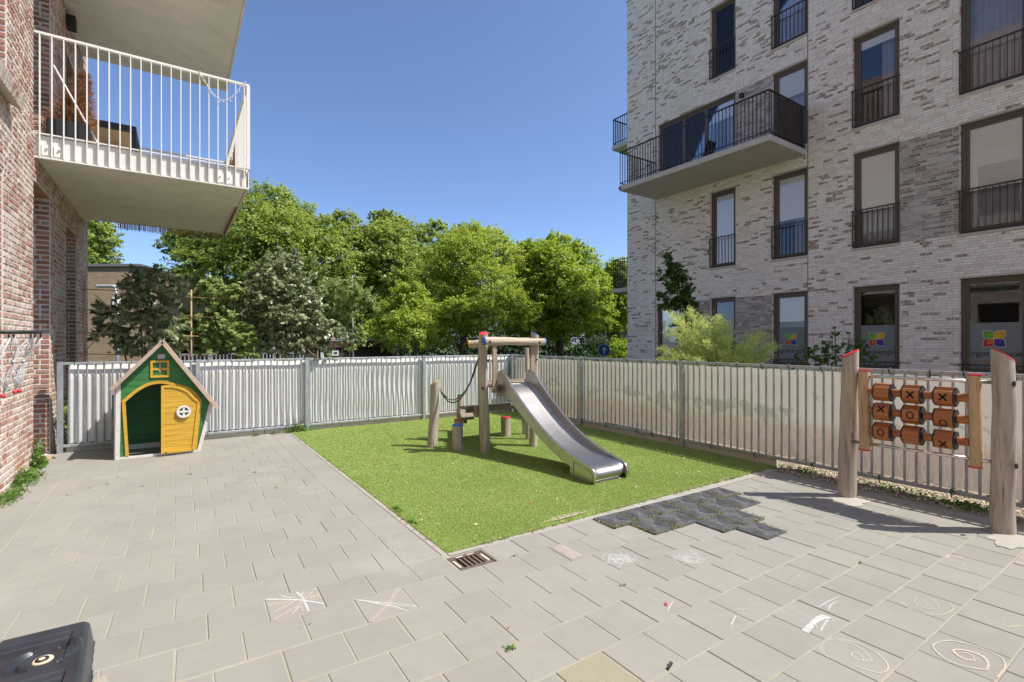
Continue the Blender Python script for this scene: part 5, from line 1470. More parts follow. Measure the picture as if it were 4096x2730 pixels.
def tree(name, label, base, blobs, n, size, mat, trunk_r, group='trees along the street', clump=.22, per=26, branches=10, cat='tree', aspect=.62, zmin=None, trunk_top=None):
    t = thing(name, label, cat, base, group=group); base = Vector(base)
    B = [Vector(b[:3]) for b in blobs]; top = trunk_top or sum(B, Vector())/len(B); top = Vector(top)
    m = MB(); pts = []; L = (top-base).length
    for i in range(7):
        k = i/6; pts.append(base.lerp(top, k)+Vector((math.sin(i*1.7)*L*.012, math.cos(i*2.3)*L*.012, 0)))
    m.tube(pts, [trunk_r*(1-.6*i/6) for i in range(7)], 9)
    m.build('trunk', M['bark'], t, smooth=True)
    br = MB(); R = random.Random(len(blobs)*7+int(L*10))
    order = sorted(blobs, key=lambda b: -b[3])[:branches]
    for b_ in order:
        c = Vector(b_[:3]); s0 = base.lerp(top, R.uniform(.35, .85)); mid = s0.lerp(c, .5)+Vector((0,0,-.06*L)); r0 = trunk_r*.32
        br.tube([s0, mid, c], [r0, r0*.6, r0*.25], 6)
        for j in range(4):
            e = c+Vector((R.uniform(-1,1)*b_[3], R.uniform(-1,1)*b_[4], R.uniform(-.2,1)*b_[5]))*.8; br.tube([mid.lerp(c, .6), c.lerp(e, .5), e], [r0*.3, r0*.2, r0*.06], 5)
    br.build('branches', M['bark'], t, smooth=True)
    p, rnd, ow = crown_points(blobs, n, clump, per, zmin=zmin)
    mesh_np('crown', leaves(p, size, outward=ow, rnd=rnd, aspect=aspect), mat, rnd, t)
    return t
M['plane'] = leafmat('plane_tree_leaf', (.055,.115,.012), (.44,.52,.10), .42, .42)
M['locust'] = leafmat('light_green_leaf', (.07,.15,.01), (.54,.62,.08), .42, .5)
M['elm'] = leafmat('fresh_green_leaf', (.055,.14,.008), (.50,.60,.06), .42, .45)
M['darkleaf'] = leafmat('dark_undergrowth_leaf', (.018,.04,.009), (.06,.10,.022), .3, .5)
M['evergreen'] = leafmat('evergreen_leaf', (.07,.11,.035), (.46,.49,.27), .2, .28)
M['vine'] = leafmat('vine_leaf', (.09,.17,.03), (.46,.54,.19), .42, .4)
M['magnolia'] = leafmat('slender_tree_leaf', (.035,.085,.014), (.15,.24,.045), .3, .4)
M['tamarisk'] = leafmat('feathery_shrub', (.26,.38,.06), (.72,.80,.28), .35, .6)
M['weed'] = leafmat('weed_leaf', (.05,.11,.02), (.20,.32,.06), .35, .5)
M['moss'] = leafmat('moss', (.10,.11,.02), (.30,.30,.07), .1, .8)
M['petal'] = leafmat('red_petal', (.45,.02,.05), (.65,.10,.08), .2, .6)
def B3(lst, t, ky=1.0):
    """blobs given as picture x, y and radius at t metres away (+ optional own distance offset)"""
    out = []
    for q in lst:
        x, y, r = q[:3]; dt = q[3] if len(q) > 3 else 0; tt = t+dt; R_ = r/2000*tt; p = P(x, y, tt)
        out.append((p.x, p.y, p.z, R_, R_, R_*ky))
    return out
def gp_(px, t, z=-1.2): q = P(px, 1367, t); return (q.x, q.y, z)
# the big plane tree behind the trellis, left of centre
tree('plane_tree', 'tallest broad plane tree, rising behind the trellis and next to the white balcony', gp_(1060, 29),
     B3([(1075,850,95),(985,930,120,-1),(1170,930,115,1),(1080,1000,150,-2),(1290,960,80),(1385,920,62,2),(1390,1020,90,1),(1270,1080,130,-1),(900,1010,110,-1),(800,985,85),(735,950,62),(700,1000,55,1),(790,1090,90,-2),(960,1130,140,-2),(1120,1180,140,-1),(1330,1170,110),(1230,1270,100,1),(1010,1280,110,1),(860,1230,95,-1),(745,1130,60),(1400,1260,90,1),(1440,1090,60,1)], 28), 120000, .15, M['plane'], .42, clump=.26)
tree('plane_tree', 'dark green plane tree at the far left, beside the end of the red brick wall', gp_(330, 31),
     B3([(330,900,80),(385,960,70),(360,1050,85),(410,1100,55),(300,1000,90),(350,1180,80),(390,1230,60)], 31), 26000, .16, M['plane'], .3, clump=.26)
tree('plane_tree', 'plane tree with a pointed top, second of the tall trees from the left', gp_(1560, 31),
     B3([(1530,905,55),(1590,940,70,1),(1500,970,60),(1545,1020,115,-1),(1640,1000,85,1),(1740,945,55,2),(1480,1070,80),(1590,1130,120,-1),(1700,1090,100,1),(1500,1190,90),(1620,1240,110,1),(1720,1220,100,2),(1810,1010,70,3),(1850,950,50,3),(1450,1300,80,1)], 31), 75000, .16, M['plane'], .36, clump=.26)
tree('locust_tree', 'broad light green tree behind the climbing frame and the street lamp', gp_(1850, 25),
     B3([(1900,965,62),(1960,985,70,1),(1830,1010,80),(1880,1060,110,-1),(1995,1060,90,1),(2050,1030,60,2),(1770,1090,90),(1820,1180,100,-1),(1950,1170,110,-1),(2060,1130,85,1),(1720,1170,80,1),(1700,1270,85),(1800,1300,90,-1),(1920,1290,90,-2),(2040,1240,80,-1),(1620,1260,70,1),(1590,1350,80),(1490,1340,50,1),(2090,1200,80,1),(2110,1290,70)], 25, .92), 105000, .115, M['locust'], .24, clump=.30, per=30, aspect=.5)
tree('elm_tree', 'fresh green tree right of the climbing frame, before the white building', gp_(2250, 27),
     B3([(2225,1000,58),(2130,1020,52),(2290,1030,60,1),(2200,1090,100,-1),(2320,1090,80,1),(2110,1110,75),(2260,1180,110,-1),(2370,1160,70,1),(2150,1210,95),(2380,1250,70,1),(2300,1290,95,-1),(2180,1320,90),(2090,1300,70,1)], 27), 80000, .13, M['elm'], .27, clump=.27)
tree('elm_tree', 'yellow-green tree partly hidden by the corner of the white building', gp_(2480, 30),
     B3([(2470,1110,60),(2420,1150,55),(2500,1190,75),(2430,1240,65),(2490,1290,60),(2400,1300,45,-1)], 30), 26000, .14, M['locust'], .2, clump=.27)
tree('locust_tree', 'low light green tree with drooping sprays left of the street lamp', gp_(1640, 21),
     B3([(1640,1200,62),(1590,1260,70),(1690,1270,70,1),(1640,1330,80,-1),(1560,1340,55),(1740,1360,55,1),(1820,1250,52,1)], 21, .9), 30000, .10, M['locust'], .12, clump=.32, per=30, aspect=.5)
# dark mass of far trees under and behind the crowns
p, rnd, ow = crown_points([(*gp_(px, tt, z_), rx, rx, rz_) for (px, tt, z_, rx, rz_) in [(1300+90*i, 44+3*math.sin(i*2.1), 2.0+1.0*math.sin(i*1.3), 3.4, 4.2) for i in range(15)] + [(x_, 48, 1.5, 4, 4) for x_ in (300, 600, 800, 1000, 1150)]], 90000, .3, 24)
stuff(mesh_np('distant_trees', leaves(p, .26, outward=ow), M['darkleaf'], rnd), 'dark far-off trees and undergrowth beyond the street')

# evergreen shrubs trained on a bamboo trellis behind the back fence
def trellis_shrub(label, blobs, n, size, mat, base, stems, group='shrubs on the bamboo trellis', name='evergreen_shrub', aspect=.5, clump=.3, per=14, shoots=()):
    t = thing(name, label, 'shrub', base, group=group); m = MB(); base = Vector(base)
    for s_ in stems: m.tube([base, base.lerp(Vector(s_), .5)+Vector((.03,0,.02)), s_], [.022,.014,.006], 6)
    m.build('stems', M['bark'], t, smooth=True)
    p, rnd, ow = crown_points(blobs, n, clump, per, shell=(.35, 1.02))
    for (a_, b_) in shoots:
        k = rng.random(34)[:,None]; q = np.array(a_)*(1-k)+np.array(b_)*k+rng.normal(size=(34,3))*.045*(1.1-k); p = np.concatenate([p, q]); rnd = np.concatenate([rnd, .6+.4*rng.random(34)]); ow = np.concatenate([ow, rng.normal(size=(34,3))*.3])
    mesh_np('foliage', leaves(p, size, outward=ow*.5, aspect=aspect, up=.1), mat, rnd, t); return t
T1 = 8.35
trellis_shrub('dark evergreen shrub in the shade behind the playhouse roof', B3([(560,1110,48),(500,1180,70),(600,1180,75),(680,1150,55),(460,1260,55),(560,1280,90),(650,1290,75),(430,1330,60),(520,1380,80),(640,1390,70),(690,1220,55),(400,1270,30),(620,1110,40)], T1, 1.0), 5200, .10, M['evergreen'], (*P(560,1367,T1).xy, 0), [P(560,1130,T1), P(460,1260,T1), P(660,1200,T1), P(640,1300,T1)])
T2 = 9.3
trellis_shrub('tall sunlit evergreen shrub with upright shoots, in front of the plane tree', B3([(1040,1130,60),(1130,1110,70),(1200,1170,70),(1080,1220,90),(1180,1260,85),(1260,1250,50),(1020,1290,70),(1130,1330,90),(1220,1350,75),(1040,1390,60),(1150,1400,70),(1270,1370,45),(960,1330,55),(985,1260,45),(930,1400,50),(1330,1330,50),(1300,1400,45),(1075,1060,24),(1170,1050,26),(1010,1120,25),(1170,1010,12),(1075,1020,12),(965,1200,40)], T2, 1.05), 15000, .085, M['evergreen'], (*P(1120,1367,T2).xy, 0), [P(1170,1020,T2), P(1075,1040,T2), P(1010,1120,T2), P(1220,1190,T2), P(1270,1260,T2)], shoots=[(P(x_+R_0, y_+130, T2), P(x_, y_, T2)) for x_, y_, R_0 in ((1172,1008,-10),(1075,1022,8),(1010,1095,20),(1150,1045,0),(1195,1060,-10),(1100,1060,0),(1240,1120,-20),(1045,1090,10),(1290,1180,-30),(985,1150,30))])
trellis_shrub('bright green climbing plant on the canes between the two evergreen shrubs', B3([(760,1290,45),(800,1200,40),(850,1160,42),(880,1230,45),(840,1300,55),(920,1310,55),(780,1350,45),(900,1370,70),(970,1350,55),(1000,1400,50),(850,1390,40),(940,1180,35),(740,1380,30)], 9.0, 1.0), 12000, .085, M['vine'], (*P(880,1367,9.0).xy, 0), [P(850,1170,9.0), P(760,1290,9.0), P(940,1200,9.0), P(960,1330,9)], name='climbing_plant')
trellis_shrub('airy pale green branches reaching right from the tall evergreen shrub', B3([(1310,1180,50),(1370,1150,50),(1430,1190,55),(1350,1230,50),(1290,1260,40),(1470,1230,40),(1400,1250,42),(1440,1130,24)], 10.2, .8), 5200, .08, M['vine'], (*P(1290,1367,10.2).xy, 0), [P(1430,1150,10.2), P(1470,1230,10.2), P(1330,1180,10.2)], name='leafy_shrub', aspect=.32)
sp_ = thing('sapling', 'thin pale-stemmed sapling standing behind the back fence before the low dark building', 'tree', (*P(1411,1367,10.6).xy, 0))
MB().tube([P(1411,1667,10.6), P(1413,1400,10.6), P(1409,1180,10.6), P(1411,1100,10.6)], [.017,.014,.009,.004], 6).build('trunk', M['beamconc'], sp_, smooth=True)
p, rnd, ow = crown_points(B3([(1400,1400,40),(1360,1390,32),(1450,1380,36),(1380,1340,28),(1440,1330,28),(1411,1290,22),(1411,1360,35)], 10.6, 1.0), 800, .3, 10, shell=(.2,1.05))
mesh_np('crown', leaves(p, .062, outward=ow*.4), M['vine'], rnd, sp_)
def cane(a, b_, r=.011): return MB().tube([a, b_], r, 6)
tr = thing('trellis', 'bamboo cane trellis standing behind the back fence', 'trellis', (*P(800,1367,8.8).xy, 0))
def on_y(px, py, y=10.35):
    s, c = math.sin(TH), math.cos(TH); r = (px-2048)/2000; t = y/(-r*c+s); return P(px, py, t)
for (a, b_) in (((345,1450),(338,1120)),((738,1660),(765,1160)),((941,1660),(940,1160)),((1270,1660),(1270,1200)),((1185,1660),(1180,1190))):
    pa, pb_ = on_y(*a), on_y(*b_); pa = Vector((pb_.x, pb_.y, 0)); cane(pa, pb_, .014).build('cane', M['bamboo'], tr, smooth=True)
for (a, b_) in (((318,1157),(470,1163)),((310,1236),(560,1253)),((310,1330),(470,1334)),((300,1416),(500,1420)),((712,1187),(1075,1205)),((720,1262),(1060,1283)),((660,1344),(800,1346)),((712,1425),(1000,1427)),((1250,1223),(1290,1226))):
    cane(on_y(*a, 10.32), on_y(*b_, 10.32), .009).build('cane', M['bamboo'], tr, smooth=True)
for (a, b_) in (((310,1440),(462,1270)),((380,1180),(470,1260)),((500,1130),(520,1160)),((690,1180),(750,1145)),((700,1330),(765,1420)),((975,1155),(1000,1200)),((1225,1395),(1265,1430)),((470,1118),(480,1135))):
    cane(on_y(*a, 10.28), on_y(*b_, 10.28), .008).build('cane', M['bamboo'], tr, smooth=True)

# plants in the strip before the white building
def stem_tree():
    t = thing('slender_tree', 'slender dark green young tree against the white brick wall', 'tree', (*P(2720,1367,12.2).xy, 0)); tt = 12.2
    MB().tube([P(2745,1620,tt), P(2740,1400,tt), P(2715,1200,tt), P(2672,1010,tt)], [.035,.028,.018,.004], 7).build('trunk', M['bark'], t, smooth=True)
    p, rnd, ow = crown_points(B3([(2670,1030,22),(2690,1075,34),(2670,1115,34),(2720,1120,40),(2690,1165,42),(2740,1180,40),(2735,1230,42),(2700,1220,38),(2765,1250,34),(2740,1300,48),(2745,1350,45),(2770,1300,30),(2640,1195,20),(2650,1235,18)], tt, 1.1), 5200, .3, 12, shell=(.1, 1.08))
    mesh_np('crown', leaves(p, .10, outward=ow*.4, aspect=.5), M['magnolia'], rnd, t)
stem_tree()
def feathery():
    tt = 9.6; t = thing('tamarisk_shrub', 'feathery yellow-green shrub rising behind the right fence', 'shrub', (*P(2850,1367,tt).xy, 0)); R = random.Random(3)
    base = P(2890,1600,tt); base.z = 0; st = MB(); P_ = []; D_ = []
    tips = [(2690,1245),(2720,1275),(2760,1240),(2810,1262),(2870,1275),(2905,1290),(2850,1300),(2690,1330),(2660,1395),(2640,1440),(2720,1380),(2780,1330),(2830,1370),(2900,1350),(2960,1380),(3010,1340),(3060,1335),(3085,1370),(3060,1415),(3000,1420),(2940,1420),(2880,1410),(2800,1420),(2740,1430),(2700,1430),(3030,1440)]
    for (x, y) in tips:
        for rep in range(3):
            e = P(x+R.uniform(-18,18), y+R.uniform(-12,18), tt+R.uniform(-.7,.7)); m_ = base.lerp(e, .45)+Vector((R.uniform(-.15,.15),0,.62)); L_ = (e-base).length
            pts = [(1-t_)**2*base+2*t_*(1-t_)*m_+t_*t_*e for t_ in [i/14 for i in range(15)]]
            st.tube(pts[::2], [.012*(1-.9*i/7) for i in range(8)], 4, cap=False)
            for i in range(5, 15):
                d = (pts[i]-pts[i-1]).normalized()
                for q in range(15):
                    a = R.uniform(0, 6.28); dd = (d*.8+Vector((math.cos(a), math.sin(a), R.uniform(-.5,.8)))*.8).normalized(); o = pts[i-1].lerp(pts[i], R.random()); ln = R.uniform(.08,.26)
                    for w_ in range(3):
                        k0 = o+dd*ln*w_/3*1.0+Vector((0,0,-.02*w_*w_*ln*4)); P_.append(k0+Vector((R.gauss(0,.012), R.gauss(0,.012), R.gauss(0,.012)))); D_.append(dd+Vector((R.gauss(0,.35), R.gauss(0,.35), R.gauss(0,.35))))
    st.build('stems', M['bark'], t, smooth=True)
    p = np.array([tuple(v) for v in P_]); d = np.array([tuple(v) for v in D_]); d /= np.linalg.norm(d, axis=1, keepdims=True); n = len(p)
    s_ = np.cross(d, rng.normal(size=(n,3))); s_ /= np.linalg.norm(s_, axis=1, keepdims=True); L_ = rng.uniform(.03, .07, n)[:,None]
    mesh_np('foliage', np.stack([p-s_*.0062, p+s_*.0062, p+d*L_*1.3], 1), M['tamarisk'], None, t)
feathery()
trellis_shrub('loose dark green shrub behind the right fence by the butterfly window', B3([(3330,1350,22),(3300,1400,40),(3240,1430,45),(3370,1420,45),(3430,1400,40),(3400,1340,18),(3470,1430,40),(3200,1450,35),(3310,1450,50),(3510,1440,30),(3345,1310,14),(3440,1350,20)], 9.2, 1.0), 1500, .06, M['magnolia'], (*P(3340,1367,9.2).xy, 0), [P(3340,1310,9.2), P(3400,1330,9.2), P(3250,1410,9.2), P(3460,1390,9.2), P(3300,1380,9.2)], group=None, name='loose_shrub', aspect=.6)
# low growth of the garden strip
p, rnd, ow = crown_points([(8.2+.5*math.sin(i), -2+i*.9, .1, .7, .7, .45) for i in range(15)], 9000, .35, 16)
stuff(mesh_np('ground_cover', leaves(p, .09, outward=ow*.3), M['darkleaf'], rnd), 'low plants between the right fence and the white building')
p, rnd, ow = crown_points([(-1.5+i*.85, 10.5, .15, .6, .45, .5) for i in range(12)], 7000, .35, 16)
stuff(mesh_np('ground_cover', leaves(p, .09, outward=ow*.3), M['vine'], rnd), 'low plants behind the back fence')

# weeds
def weed(label, cx, cy, rx, ry, h, n, size, stems=0, seed=1, mat=None, cat='weed', z0=0.0):
    t = thing('weed', label, cat, (cx, cy, 0)); R = random.Random(seed); nn = n
    u = rng.normal(0, .45, nn); v = rng.normal(0, .45, nn); z = z0+np.abs(rng.normal(0, .5, nn))*h*np.exp(-(u*u+v*v))
    p = np.stack([cx+u*rx, cy+v*ry, z+.004], 1)
    if stems:
        m = MB(); ex = []
        for i in range(stems):
            b0 = Vector((cx+R.uniform(-.5,.5)*rx, cy+R.uniform(-.5,.5)*ry, z0)); e = b0+Vector((R.uniform(-.4,.4)*rx, R.uniform(-.4,.4)*ry, h*R.uniform(1,1.9))); m.tube([b0, b0.lerp(e,.5)+Vector((.01,0,0)), e], [.0022,.0018,.001], 4)
            for k in range(7): q = b0.lerp(e, .3+.1*k); ex.append((q.x+R.gauss(0,.014), q.y+R.gauss(0,.014), q.z))
        m.build('stems', M['weed'], t); p = np.concatenate([p, np.array(ex)])
    mesh_np('leaves', leaves(p, size, up=.5, aspect=.6), mat or M['weed'], None, t); return t
weed('round leafy green weed growing at the foot of the red brick wall', -1.42, 7.85, .12, .42, .13, 700, .035, seed=2)
weed('yellowish low weed nearest the camera along the red brick wall', -1.40, 7.1, .10, .38, .07, 420, .03, seed=3)
weed('upright dandelion-like weed in the angle by the brick jamb', -1.44, 8.65, .08, .26, .22, 170, .07, 4, seed=4)
weed('tall weed with thin stems at the fence post where turf and paving meet', 1.80, 9.46, .26, .08, .16, 420, .035, 9, seed=5)
weed('small weed in the paving edge under the back fence', 1.13, 9.44, .06, .04, .05, 60, .022, 1, seed=6)
weed('tiny sprig in the paving edge close to the fence weed', 1.42, 9.45, .05, .04, .05, 50, .022, 1, seed=16)
weed('patch of weeds under the right fence, behind the game panel', 6.42, 2.1, .16, .6, .05, 200, .035, 0, seed=7, z0=-.004)
weed('grassy weed tuft in the soil by the right game post', 6.35, 1.55, .12, .2, .07, 110, .045, 0, seed=8, z0=-.004)
weed('green weeds where the turf ends under the right fence', 6.40, 3.1, .12, .3, .05, 150, .035, 0, seed=9, z0=-.004)
weed('small leafy weed at the foot of the yellow-topped post', 3.28, 6.83, .10, .05, .03, 90, .03, 0, seed=10, z0=.01)
weed('dark weed tuft on the left edge of the turf', 1.74, 4.52, .035, .10, .03, 90, .022, 0, seed=11, z0=.005)
weed('grass tuft growing in a paving joint at the bottom of the view', 1.44, 2.16, .035, .022, .014, 26, .018, 0, seed=12)
weed('second small weed tuft along the left turf edge', 1.74, 4.14, .03, .10, .025, 70, .02, 0, seed=13, z0=.005)
pp = [(2.95+random.gauss(0,.14), 3.45+abs(random.gauss(0,.035)), .016+random.random()*.006) for _ in range(900)]+[(random.uniform(1.75, 6), 3.405+abs(random.gauss(0,.012)), .012) for _ in range(700)]
stuff(mesh_np('sand_grains', leaves(np.array(pp), .009, up=1.5), M['drysand'], None), 'sand worked into the front edge of the turf')
pp = [(random.uniform(6.17, 6.72), random.uniform(-2, 3.3), -.001+random.random()*.008) for _ in range(2600)]
stuff(mesh_np('leaf_litter', leaves(np.array(pp), .03, up=1.2), M['drysand'], None), 'dry leaf litter on the soil under the right fence')
# moss in the joints round the rubber mats, and specks elsewhere
pp = []
for (u0, u1, v0, v1) in matrect:
    for e in range(4):
        if random.random() < .8:
            for q in range(random.randint(14, 60)):
                s_ = random.random(); x = u0+(u1-u0)*s_ if e < 2 else (u0 if e == 2 else u1); y = (v0 if e == 0 else v1) if e < 2 else v0+(v1-v0)*s_
                if y > 3.3: continue
                pp.append((x+random.gauss(0,.007), warp(x, y)[0]+random.gauss(0,.007), .008+random.random()*.014))
for (u0, u1, v0, v1) in near:
    if random.random() < (.2 if v0 > 5 else .02):
        cx, cy = (random.choice((u0, u1)), random.uniform(v0, v1)) if random.random() < .5 else (random.uniform(u0, u1), random.choice((v0, v1)))
        if random.random() < .5: cx, cy = u0, v1
        for q in range(random.randint(6, 18)): pp.append((cx+random.gauss(0,.012), warp(cx, cy)[0]+random.gauss(0,.004), .002+random.random()*.006))
for (u, v) in [(random.uniform(2, 6), 3.39) for _ in range(70)]+[(1.70, random.uniform(3.5, 9.4)) for _ in range(60)]:
    for q in range(8): pp.append((u+random.gauss(0,.02), v+random.gauss(0,.012), .003+random.random()*.01))
stuff(mesh_np('joint_moss', leaves(np.array(pp), .015, up=.6), M['moss'], None), 'moss and tiny weeds in the paving joints')
pp = [(random.uniform(1.8, 5.8), random.uniform(3.5, 8), .022) for _ in range(60)]+[(random.uniform(-1, 5), random.uniform(1.5, 7), .004) for _ in range(9)]
stuff(mesh_np('scattered_petals', leaves(np.array(pp), .022, up=1.5), M['petal'], None), 'small red petals scattered over turf and paving')
pp = [(random.uniform(1.8, 5.8), random.uniform(3.5, 8.5), .021) for _ in range(50)]
stuff(mesh_np('dry_leaves', leaves(np.array(pp), .028, up=1.5), M['drysand'], None), 'dry leaf bits lying on the turf')
def scrap(label, px, py, l_, w_, mat, rz):
    t = 3200/(py-1367); q = P(px, py, t); o = MB().box(-l_/2, l_/2, -w_/2, w_/2, 0, .006); o.add([(-l_/2, 0, .006), (l_/3, w_/2, .016), (l_/2, -w_/3, .008)], [(0,1,2)])
    o = o.build('scrap', mat); o.location = (q.x, q.y, .001); o.rotation_euler = (0,0,rz); tag(o, label, 'litter')
scrap('small black strip lying in a joint at the bottom of the view', 2678, 2668, .062, .014, M['black'], .35)
scrap('torn red scrap lying on a tile in front of the slide', 2664, 2421, .03, .014, M['red'], .6)
scrap('white scrap lying on the left part of the turf', 2228, 2000, .022, .018, M['whitepaint'], .2)

# ---------------------------------------------------------------- chalk drawings on the tiles
def gpt(px, py, z=.0022):
    t = (1.6-z)*2000/(py-1367); q = P(px, py, t); return Vector((q.x, q.y, z))
def chalk_obj(label, strokes, fills=()):
    """strokes: (colour, width m, [(px, py), ...]) laid out on the ground"""
    t = thing('chalk_drawing', label, 'chalk drawing', tuple(gpt(*strokes[0][2][0], 0)) if strokes else (0,0,0), group=None)
    for (c, wd, pts) in strokes:
        Q = [gpt(*p) for p in (fill(pts, 5) if len(pts) > 2 else pts)]; wd = wd*(.62 if wd < .028 else .8); b = MB(); vs = []
        for i, q in enumerate(Q):
            d = (Q[min(i+1, len(Q)-1)]-Q[max(i-1, 0)]); d.z = 0; d = d.normalized() if d.length > 0 else Vector((1,0,0)); n = Vector((-d.y, d.x, 0)); w_ = wd/2*random.uniform(.75, 1.2)
            vs += [q-n*w_, q+n*w_]
        zz = random.uniform(0, .0012); vs = [v+Vector((0,0,zz)) for v in vs]
        b.add(vs, [(2*i, 2*i+2, 2*i+3, 2*i+1) for i in range(len(Q)-1)]); b.build('stroke', CH[c], t)
    return t
def zz(pts, x0, y0, s): return [(x0+a*s, y0+b*s) for a, b in pts]
K1 = lambda *p: zz(p, 600, 2330, 1150/1345)
chalk_obj('pink, white and peach starburst drawn with chalk on a tile left of the drain', [('p', .03, K1((578,178),(690,110),(777,27))), ('w', .022, K1((540,81),(690,83),(815,101))), ('w', .024, K1((684,46),(715,75),(742,136))),
    ('o', .014, K1((552,104),(640,88),(690,78))), ('o', .014, K1((555,112),(640,96),(793,58))), ('w', .014, K1((582,140),(630,113),(671,92))), ('p', .014, K1((614,134),(660,112),(678,102))), ('b', .01, K1((715,62),(741,41))), ('w', .014, K1((706,60),(719,45))),
    ('w', .014, K1((614,64),(650,72),(676,70))), ('b', .01, K1((625,72),(665,76))), ('w', .016, K1((665,149),(697,113))), ('p', .022, K1((706,110),(714,137))), ('o', .014, K1((742,72),(793,68))), ('o', .014, K1((745,80),(787,80)))])
chalk_obj('pink and white chalk cross on the tile right of the starburst', [('p', .034, K1((1030,184),(1100,118),(1162,29))), ('w', .012, K1((960,83),(1110,104),(1200,134))), ('w', .010, K1((975,80),(1100,108),(1250,113))), ('w', .008, K1((1000,86),(1130,98),(1245,109))), ('w', .01, K1((1050,96),(1180,131))), ('w', .008, K1((1100,96),(1210,110)))])
R = random.Random(9)
def scribble(cx, cy, rx, ry, n, c, wd, loops=1.0):
    out = []
    for i in range(n):
        a0 = R.uniform(0, 6.28); k = R.uniform(.3, 1.0); ox, oy = R.gauss(0, .25)*rx, R.gauss(0, .25)*ry; pts = []
        for j in range(7): a = a0+j*.9*R.choice((1, 1, .6)); pts.append((cx+ox+rx*k*math.cos(a)*R.uniform(.6,1), cy+oy+ry*k*math.sin(a)*R.uniform(.6,1)))
        out.append((c, wd, pts))
    return out
chalk_obj('dense white chalk scribble on the tile below the rubber mats', scribble(2478, 2235, 66, 30, 16, 'w', .007))
chalk_obj('looser white chalk scribble, one tile to the right of the dense one', scribble(2760, 2238, 60, 34, 10, 'w', .006))
chalk_obj('pale pink rubbed chalk patch on a tile right of the drain', [('p', .05, [(2235,2184),(2270,2205),(2310,2232)]), ('p', .05, [(2220,2190),(2260,2212),(2300,2238)]), ('f', .03, [(2248,2182),(2290,2205),(2325,2225)])])
K4 = lambda *p: zz(p, 3596, 2340, 500/2010); K3 = lambda *p: zz(p, 3096, 2340, 500/2010); Z1_ = lambda *p: zz(p, 3096, 1950, 500/2010); Z2_ = lambda *p: zz(p, 3596, 1950, 500/2010)
chalk_obj('peach chalk spiral with an eye shape, nearest the bottom right corner', [('o', .012, K4((1580,1490),(1700,1330),(1640,1170),(1300,1010),(900,905),(700,910),(550,975),(600,1070),(800,1220),(1100,1320),(1420,1370))), ('o', .02, K4((1420,1360),(1430,1250),(1330,1140),(1100,1060),(930,1040),(870,1060),(930,1120),(1050,1190),(1220,1215))), ('o', .009, K4((1220,1215),(1180,1140),(1100,1100),(1010,1092)))])
chalk_obj('faint peach chalk loops on the tile left of the bottom right spiral', [('o', .009, K3((860,880),(1100,885),(1400,960),(1650,1100),(1800,1240),(1835,1340),(1760,1410),(1600,1400),(1260,1290))), ('o', .009, K3((1240,1110),(1330,1095),(1400,1140),(1440,1215),(1340,1200),(1270,1160),(1240,1110))), ('o', .009, K3((1440,1215),(1570,1215),(1500,1120),(1380,1010),(1200,930),(1050,900))), ('f', .007, K3((860,890),(770,970),(770,1060),(880,1180)))])
chalk_obj('faint peach chalk spiral in the middle right of the paving', [('o', .008, K4((800,290),(870,350),(860,400),(750,465),(600,480),(300,440),(0,270))), ('o', .007, K4((650,375),(600,290),(500,220))), ('o', .007, K4((650,380),(480,385),(300,320),(245,260),(300,222),(400,255),(450,310),(350,300),(310,262)))])
chalk_obj('thick white chalk smear fanning out over a tile at the bottom right', [('w', .04, K3((500,760),(600,640),(720,540),(820,490))), ('w', .03, K3((640,610),(760,550),(900,520))), ('w', .014, K3((750,740),(800,650),(870,560))), ('w', .008, K3((650,620),(690,690))), ('f', .008, K3((200,355),(400,440),(590,530))), ('f', .008, K3((90,410),(330,515),(520,625))), ('w', .006, K3((780,600),(990,577)))])
chalk_obj('thin white chalk hook and lines on the tile above the white smear', [('w', .012, K3((660,335),(735,348),(850,275),(1030,198))), ('w', .012, K3((885,410),(900,340),(970,285),(1040,262))), ('f', .006, K3((470,205),(770,300),(1030,385)))])
chalk_obj('faint white chalk oval and dashes left of the chalk hook', [('f', .008, Z1_((50,1350),(250,1385),(420,1430),(510,1465))), ('f', .008, Z1_((0,1420),(110,1490),(240,1560))), ('f', .006, Z1_((240,1550),(330,1480),(420,1400))), ('f', .006, Z1_((40,1380),(-60,1440),(20,1530)))])
chalk_obj('light blue chalk dabs on a tile in front of the game panel', [('b', .02, Z1_((1880,1305),(1940,1320))), ('b', .008, Z1_((1740,1150),(1850,1190))), ('b', .006, Z1_((1940,1270),(1990,1300)))])
chalk_obj('pale yellow chalk lines on the tile before the left game post', [('y', .008, Z1_((1250,650),(1330,665))), ('y', .008, Z1_((1430,740),(1510,795))), ('y', .01, Z1_((1720,880),(1760,810),(1850,750),(1920,790))), ('y', .008, Z1_((1560,810),(1620,740),(1670,690)))])
chalk_obj('pink and white chalk flag shape before the right game post', [('o', .014, Z2_((720,1140),(870,1185),(1030,1215))), ('o', .02, Z2_((760,1140),(800,1090))), ('p', .03, Z2_((900,1110),(1050,1165))), ('p', .03, Z2_((960,1110),(1060,1145))), ('o', .006, Z2_((1050,1220),(1030,1280),(1045,1315),(1010,1335)))])
chalk_obj('faint pink chalk figure on the tile in the fence shadow', [('p', .008, Z2_((120,415),(320,400),(240,470),(440,450))), ('p', .006, Z2_((240,475),(340,515),(390,555))), ('p', .006, Z2_((380,520),(430,545)))])
chalk_obj('yellow chalk line at the foot of the right game post', [('y', .010, Z2_((540,803),(740,805),(910,810))), ('y', .009, Z2_((300,825),(330,890),(360,960)))])
chalk_obj('small yellow chalk tick at the right edge of the paving', [('y', .016, K4((1740,675),(1860,665),(1985,660))), ('y', .009, K4((1690,650),(1710,610)))])
